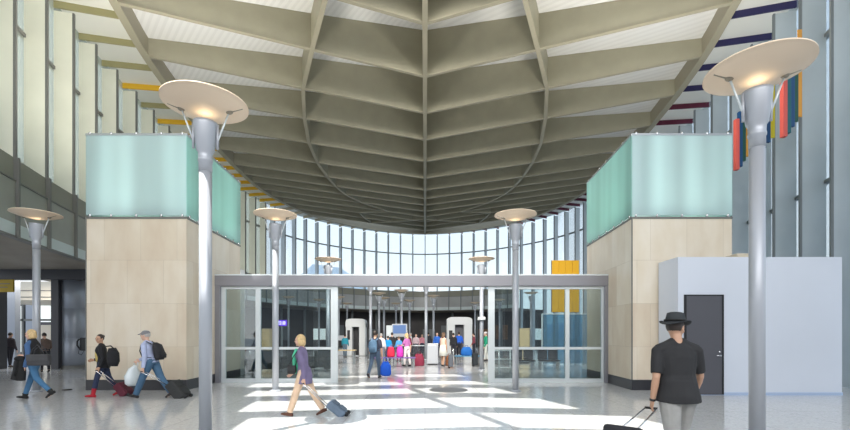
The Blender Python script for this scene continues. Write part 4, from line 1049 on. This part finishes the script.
# railing and bench behind the right glass door
rl = thing('guard_rail', 'white tubular guard rail behind the left edge of the right glass door', 'railing', (X(499,17.4),17.4,0))
for zz in (.25,.6,.95):
    bm = bmesh.new(); tube(bm, [(-.45,0,zz),(.5,0,zz)], .025, 8); obj('rail', bm, M['white'], rl, True)
for xx in (-.42,.0,.45):
    bm = bmesh.new(); tube(bm, [(xx,0,0),(xx,0,1.0)], .025, 8); obj('post', bm, M['white'], rl, True)
for i, (px_, lab) in enumerate(((524,'row of black waiting seats behind the right glass door, left unit'),(549,'row of black waiting seats behind the right glass door, right unit'))):
    t = thing('waiting_bench', lab, 'bench', (X(px_,19.5),19.5,0))
    for s in (-.24,.24):
        obj('seat', B(s-.22,s+.22,-.25,.2,.40,.46), M['black'], t, bevel=.02); obj('backrest', B(s-.22,s+.22,.2,.26,.46,.9), M['black'], t, bevel=.02)
    obj('beam', B(-.48,.48,-.03,.03,.34,.4), M['alu'], t)
    for s in (-.4,.4): obj('leg', B(s-.02,s+.02,-.22,.22,0,.34), M['alu'], t)
bw_ = thing('glass_partition', 'blue tinted glass partition behind the waiting seats at right', 'partition', (0,23,0))
obj('glass_sheet', B(X(542,23),X(596,23),-.01,.01,.05,Z(314,23)), glass('blue_glass', (.45,.66,.78), .1, frost=.25, fcol=(.35,.55,.68)), bw_)
obj('frame', boxes([(X(542,23)-.03,X(542,23)+.03,-.04,.04,0,Z(314,23)),(X(596,23)-.03,X(596,23)+.03,-.04,.04,0,Z(314,23)),(X(568,23)-.03,X(568,23)+.03,-.04,.04,0,Z(314,23)),(X(542,23),X(596,23),-.04,.04,Z(314.5,23),Z(313.5,23))]), M['alulight'], bw_)

# floor fittings
bm = bmesh.new(); lathe(bm, [(.56,0.001),(.56,.006)], 40, (X(448.5,12.45),12.45,0)); mt_ = obj('floor_inlay', bm, mat('inlay_dark', (.05,.05,.052), .4)); tag(mt_, 'dark round inlay in the floor between the bright strips', 'floor inlay')
for i, (px, py, lab) in enumerate(((621,385.5,'small dark floor outlet cover beside the right stone block'),(67,390,'small dark floor outlet cover left of the left stone block'))):
    d = 697/(py-HZ); t = thing('floor_outlet', lab, 'floor outlet', (X(px,d),d,0))
    bm = bmesh.new(); lathe(bm, [(.13,0.001),(.12,.02),(.09,.03)], 20); obj('cover', bm, M['black'], t, True)

# ------------------------------------------------------------------ light, world, camera
w = bpy.data.worlds.new('World'); bpy.context.scene.world = w; w.use_nodes = True; nt = w.node_tree
bgn = nt.nodes['Background']
tc = nt.nodes.new('ShaderNodeTexCoord'); sx = nt.nodes.new('ShaderNodeSeparateXYZ'); nt.links.new(tc.outputs['Generated'], sx.inputs[0])
rp = nt.nodes.new('ShaderNodeValToRGB'); rp.color_ramp.elements[0].position = 0; rp.color_ramp.elements[0].color = (.93,.95,.96,1)
rp.color_ramp.elements[1].position = .6; rp.color_ramp.elements[1].color = (.66,.80,1,1)
nt.links.new(sx.outputs[2], rp.inputs['Fac']); nt.links.new(rp.outputs[0], bgn.inputs['Color']); bgn.inputs['Strength'].default_value = 1.05
# added distant spot lamp, in place of sun, shining through the invented roof slots
dirv = Vector((SH[0], SH[1], -ZR)).normalized(); c0 = Vector((-5.3, 5.6, ZR))
s = spot('floor_strip_spot', tuple(c0 - dirv*400), tuple(c0), 14000000, 2*math.atan(8.6/400), (1,.97,.9), 1.2, .02)
def area(name, loc, target, e, sx_, sy_, col):
    l = bpy.data.lights.new(name, 'AREA'); l.shape = 'RECTANGLE'; l.size = sx_; l.size_y = sy_; l.energy = e; l.color = col
    o = bpy.data.objects.new(name, l); link(o); o.location = loc; o.rotation_euler = (Vector(target)-Vector(loc)).to_track_quat('-Z','Y').to_euler(); return o
area('fill_behind', (0,-9,11.5), (0,20,7), 1800, 24, 7, (1,.96,.90))  # added fill panel behind the camera, aimed into the hall
f_ = spot('hall_fill', (0,7.5,13.2), (0,33,1), 16000, 1.35, (1,.96,.9), 2.0, .9)  # added out-of-view fill that brightens the hall beyond the doors
area('passage_fill', (-20.5,22.6,4.5), (-20.5,22.6,0), 160, 3, 3, (1,.95,.85))  # fill added to lift the dark interior beyond the portal
for x_ in (-8.4, 7.5): area('ceiling_fill', (x_,14.4,7.45), (x_,14.4,20), 420, 2.2, 3.2, (1,.95,.84)); area('block_glow', (x_,14.4,5.1), (x_,14.4,20), 55, 2.2, 3.2, (1,.93,.8))  # upper panel is hidden fill added to brighten the ceiling
bm = bmesh.new(); box(bm, -16, 16, -13.4, -13, 0, 6.5); struct(obj('reflection_wall', bm, mat('reflection_wall_grey', (.16,.16,.17), .6)))  # unseen low wall added to darken reflections in the door glass
cam = bpy.data.cameras.new('camera'); co = bpy.data.objects.new('camera', cam); link(co)
co.location = (0,0,CH); co.rotation_euler = (PI/2,0,0); cam.sensor_width = 36; cam.lens = F/850*36; cam.shift_y = (HZ-215)/850; cam.clip_end = 800
bpy.context.scene.camera = co
vs = bpy.context.scene.view_settings
vs.view_transform = 'Standard'; vs.look = 'None'; vs.exposure = 0.5; vs.gamma = 1.0
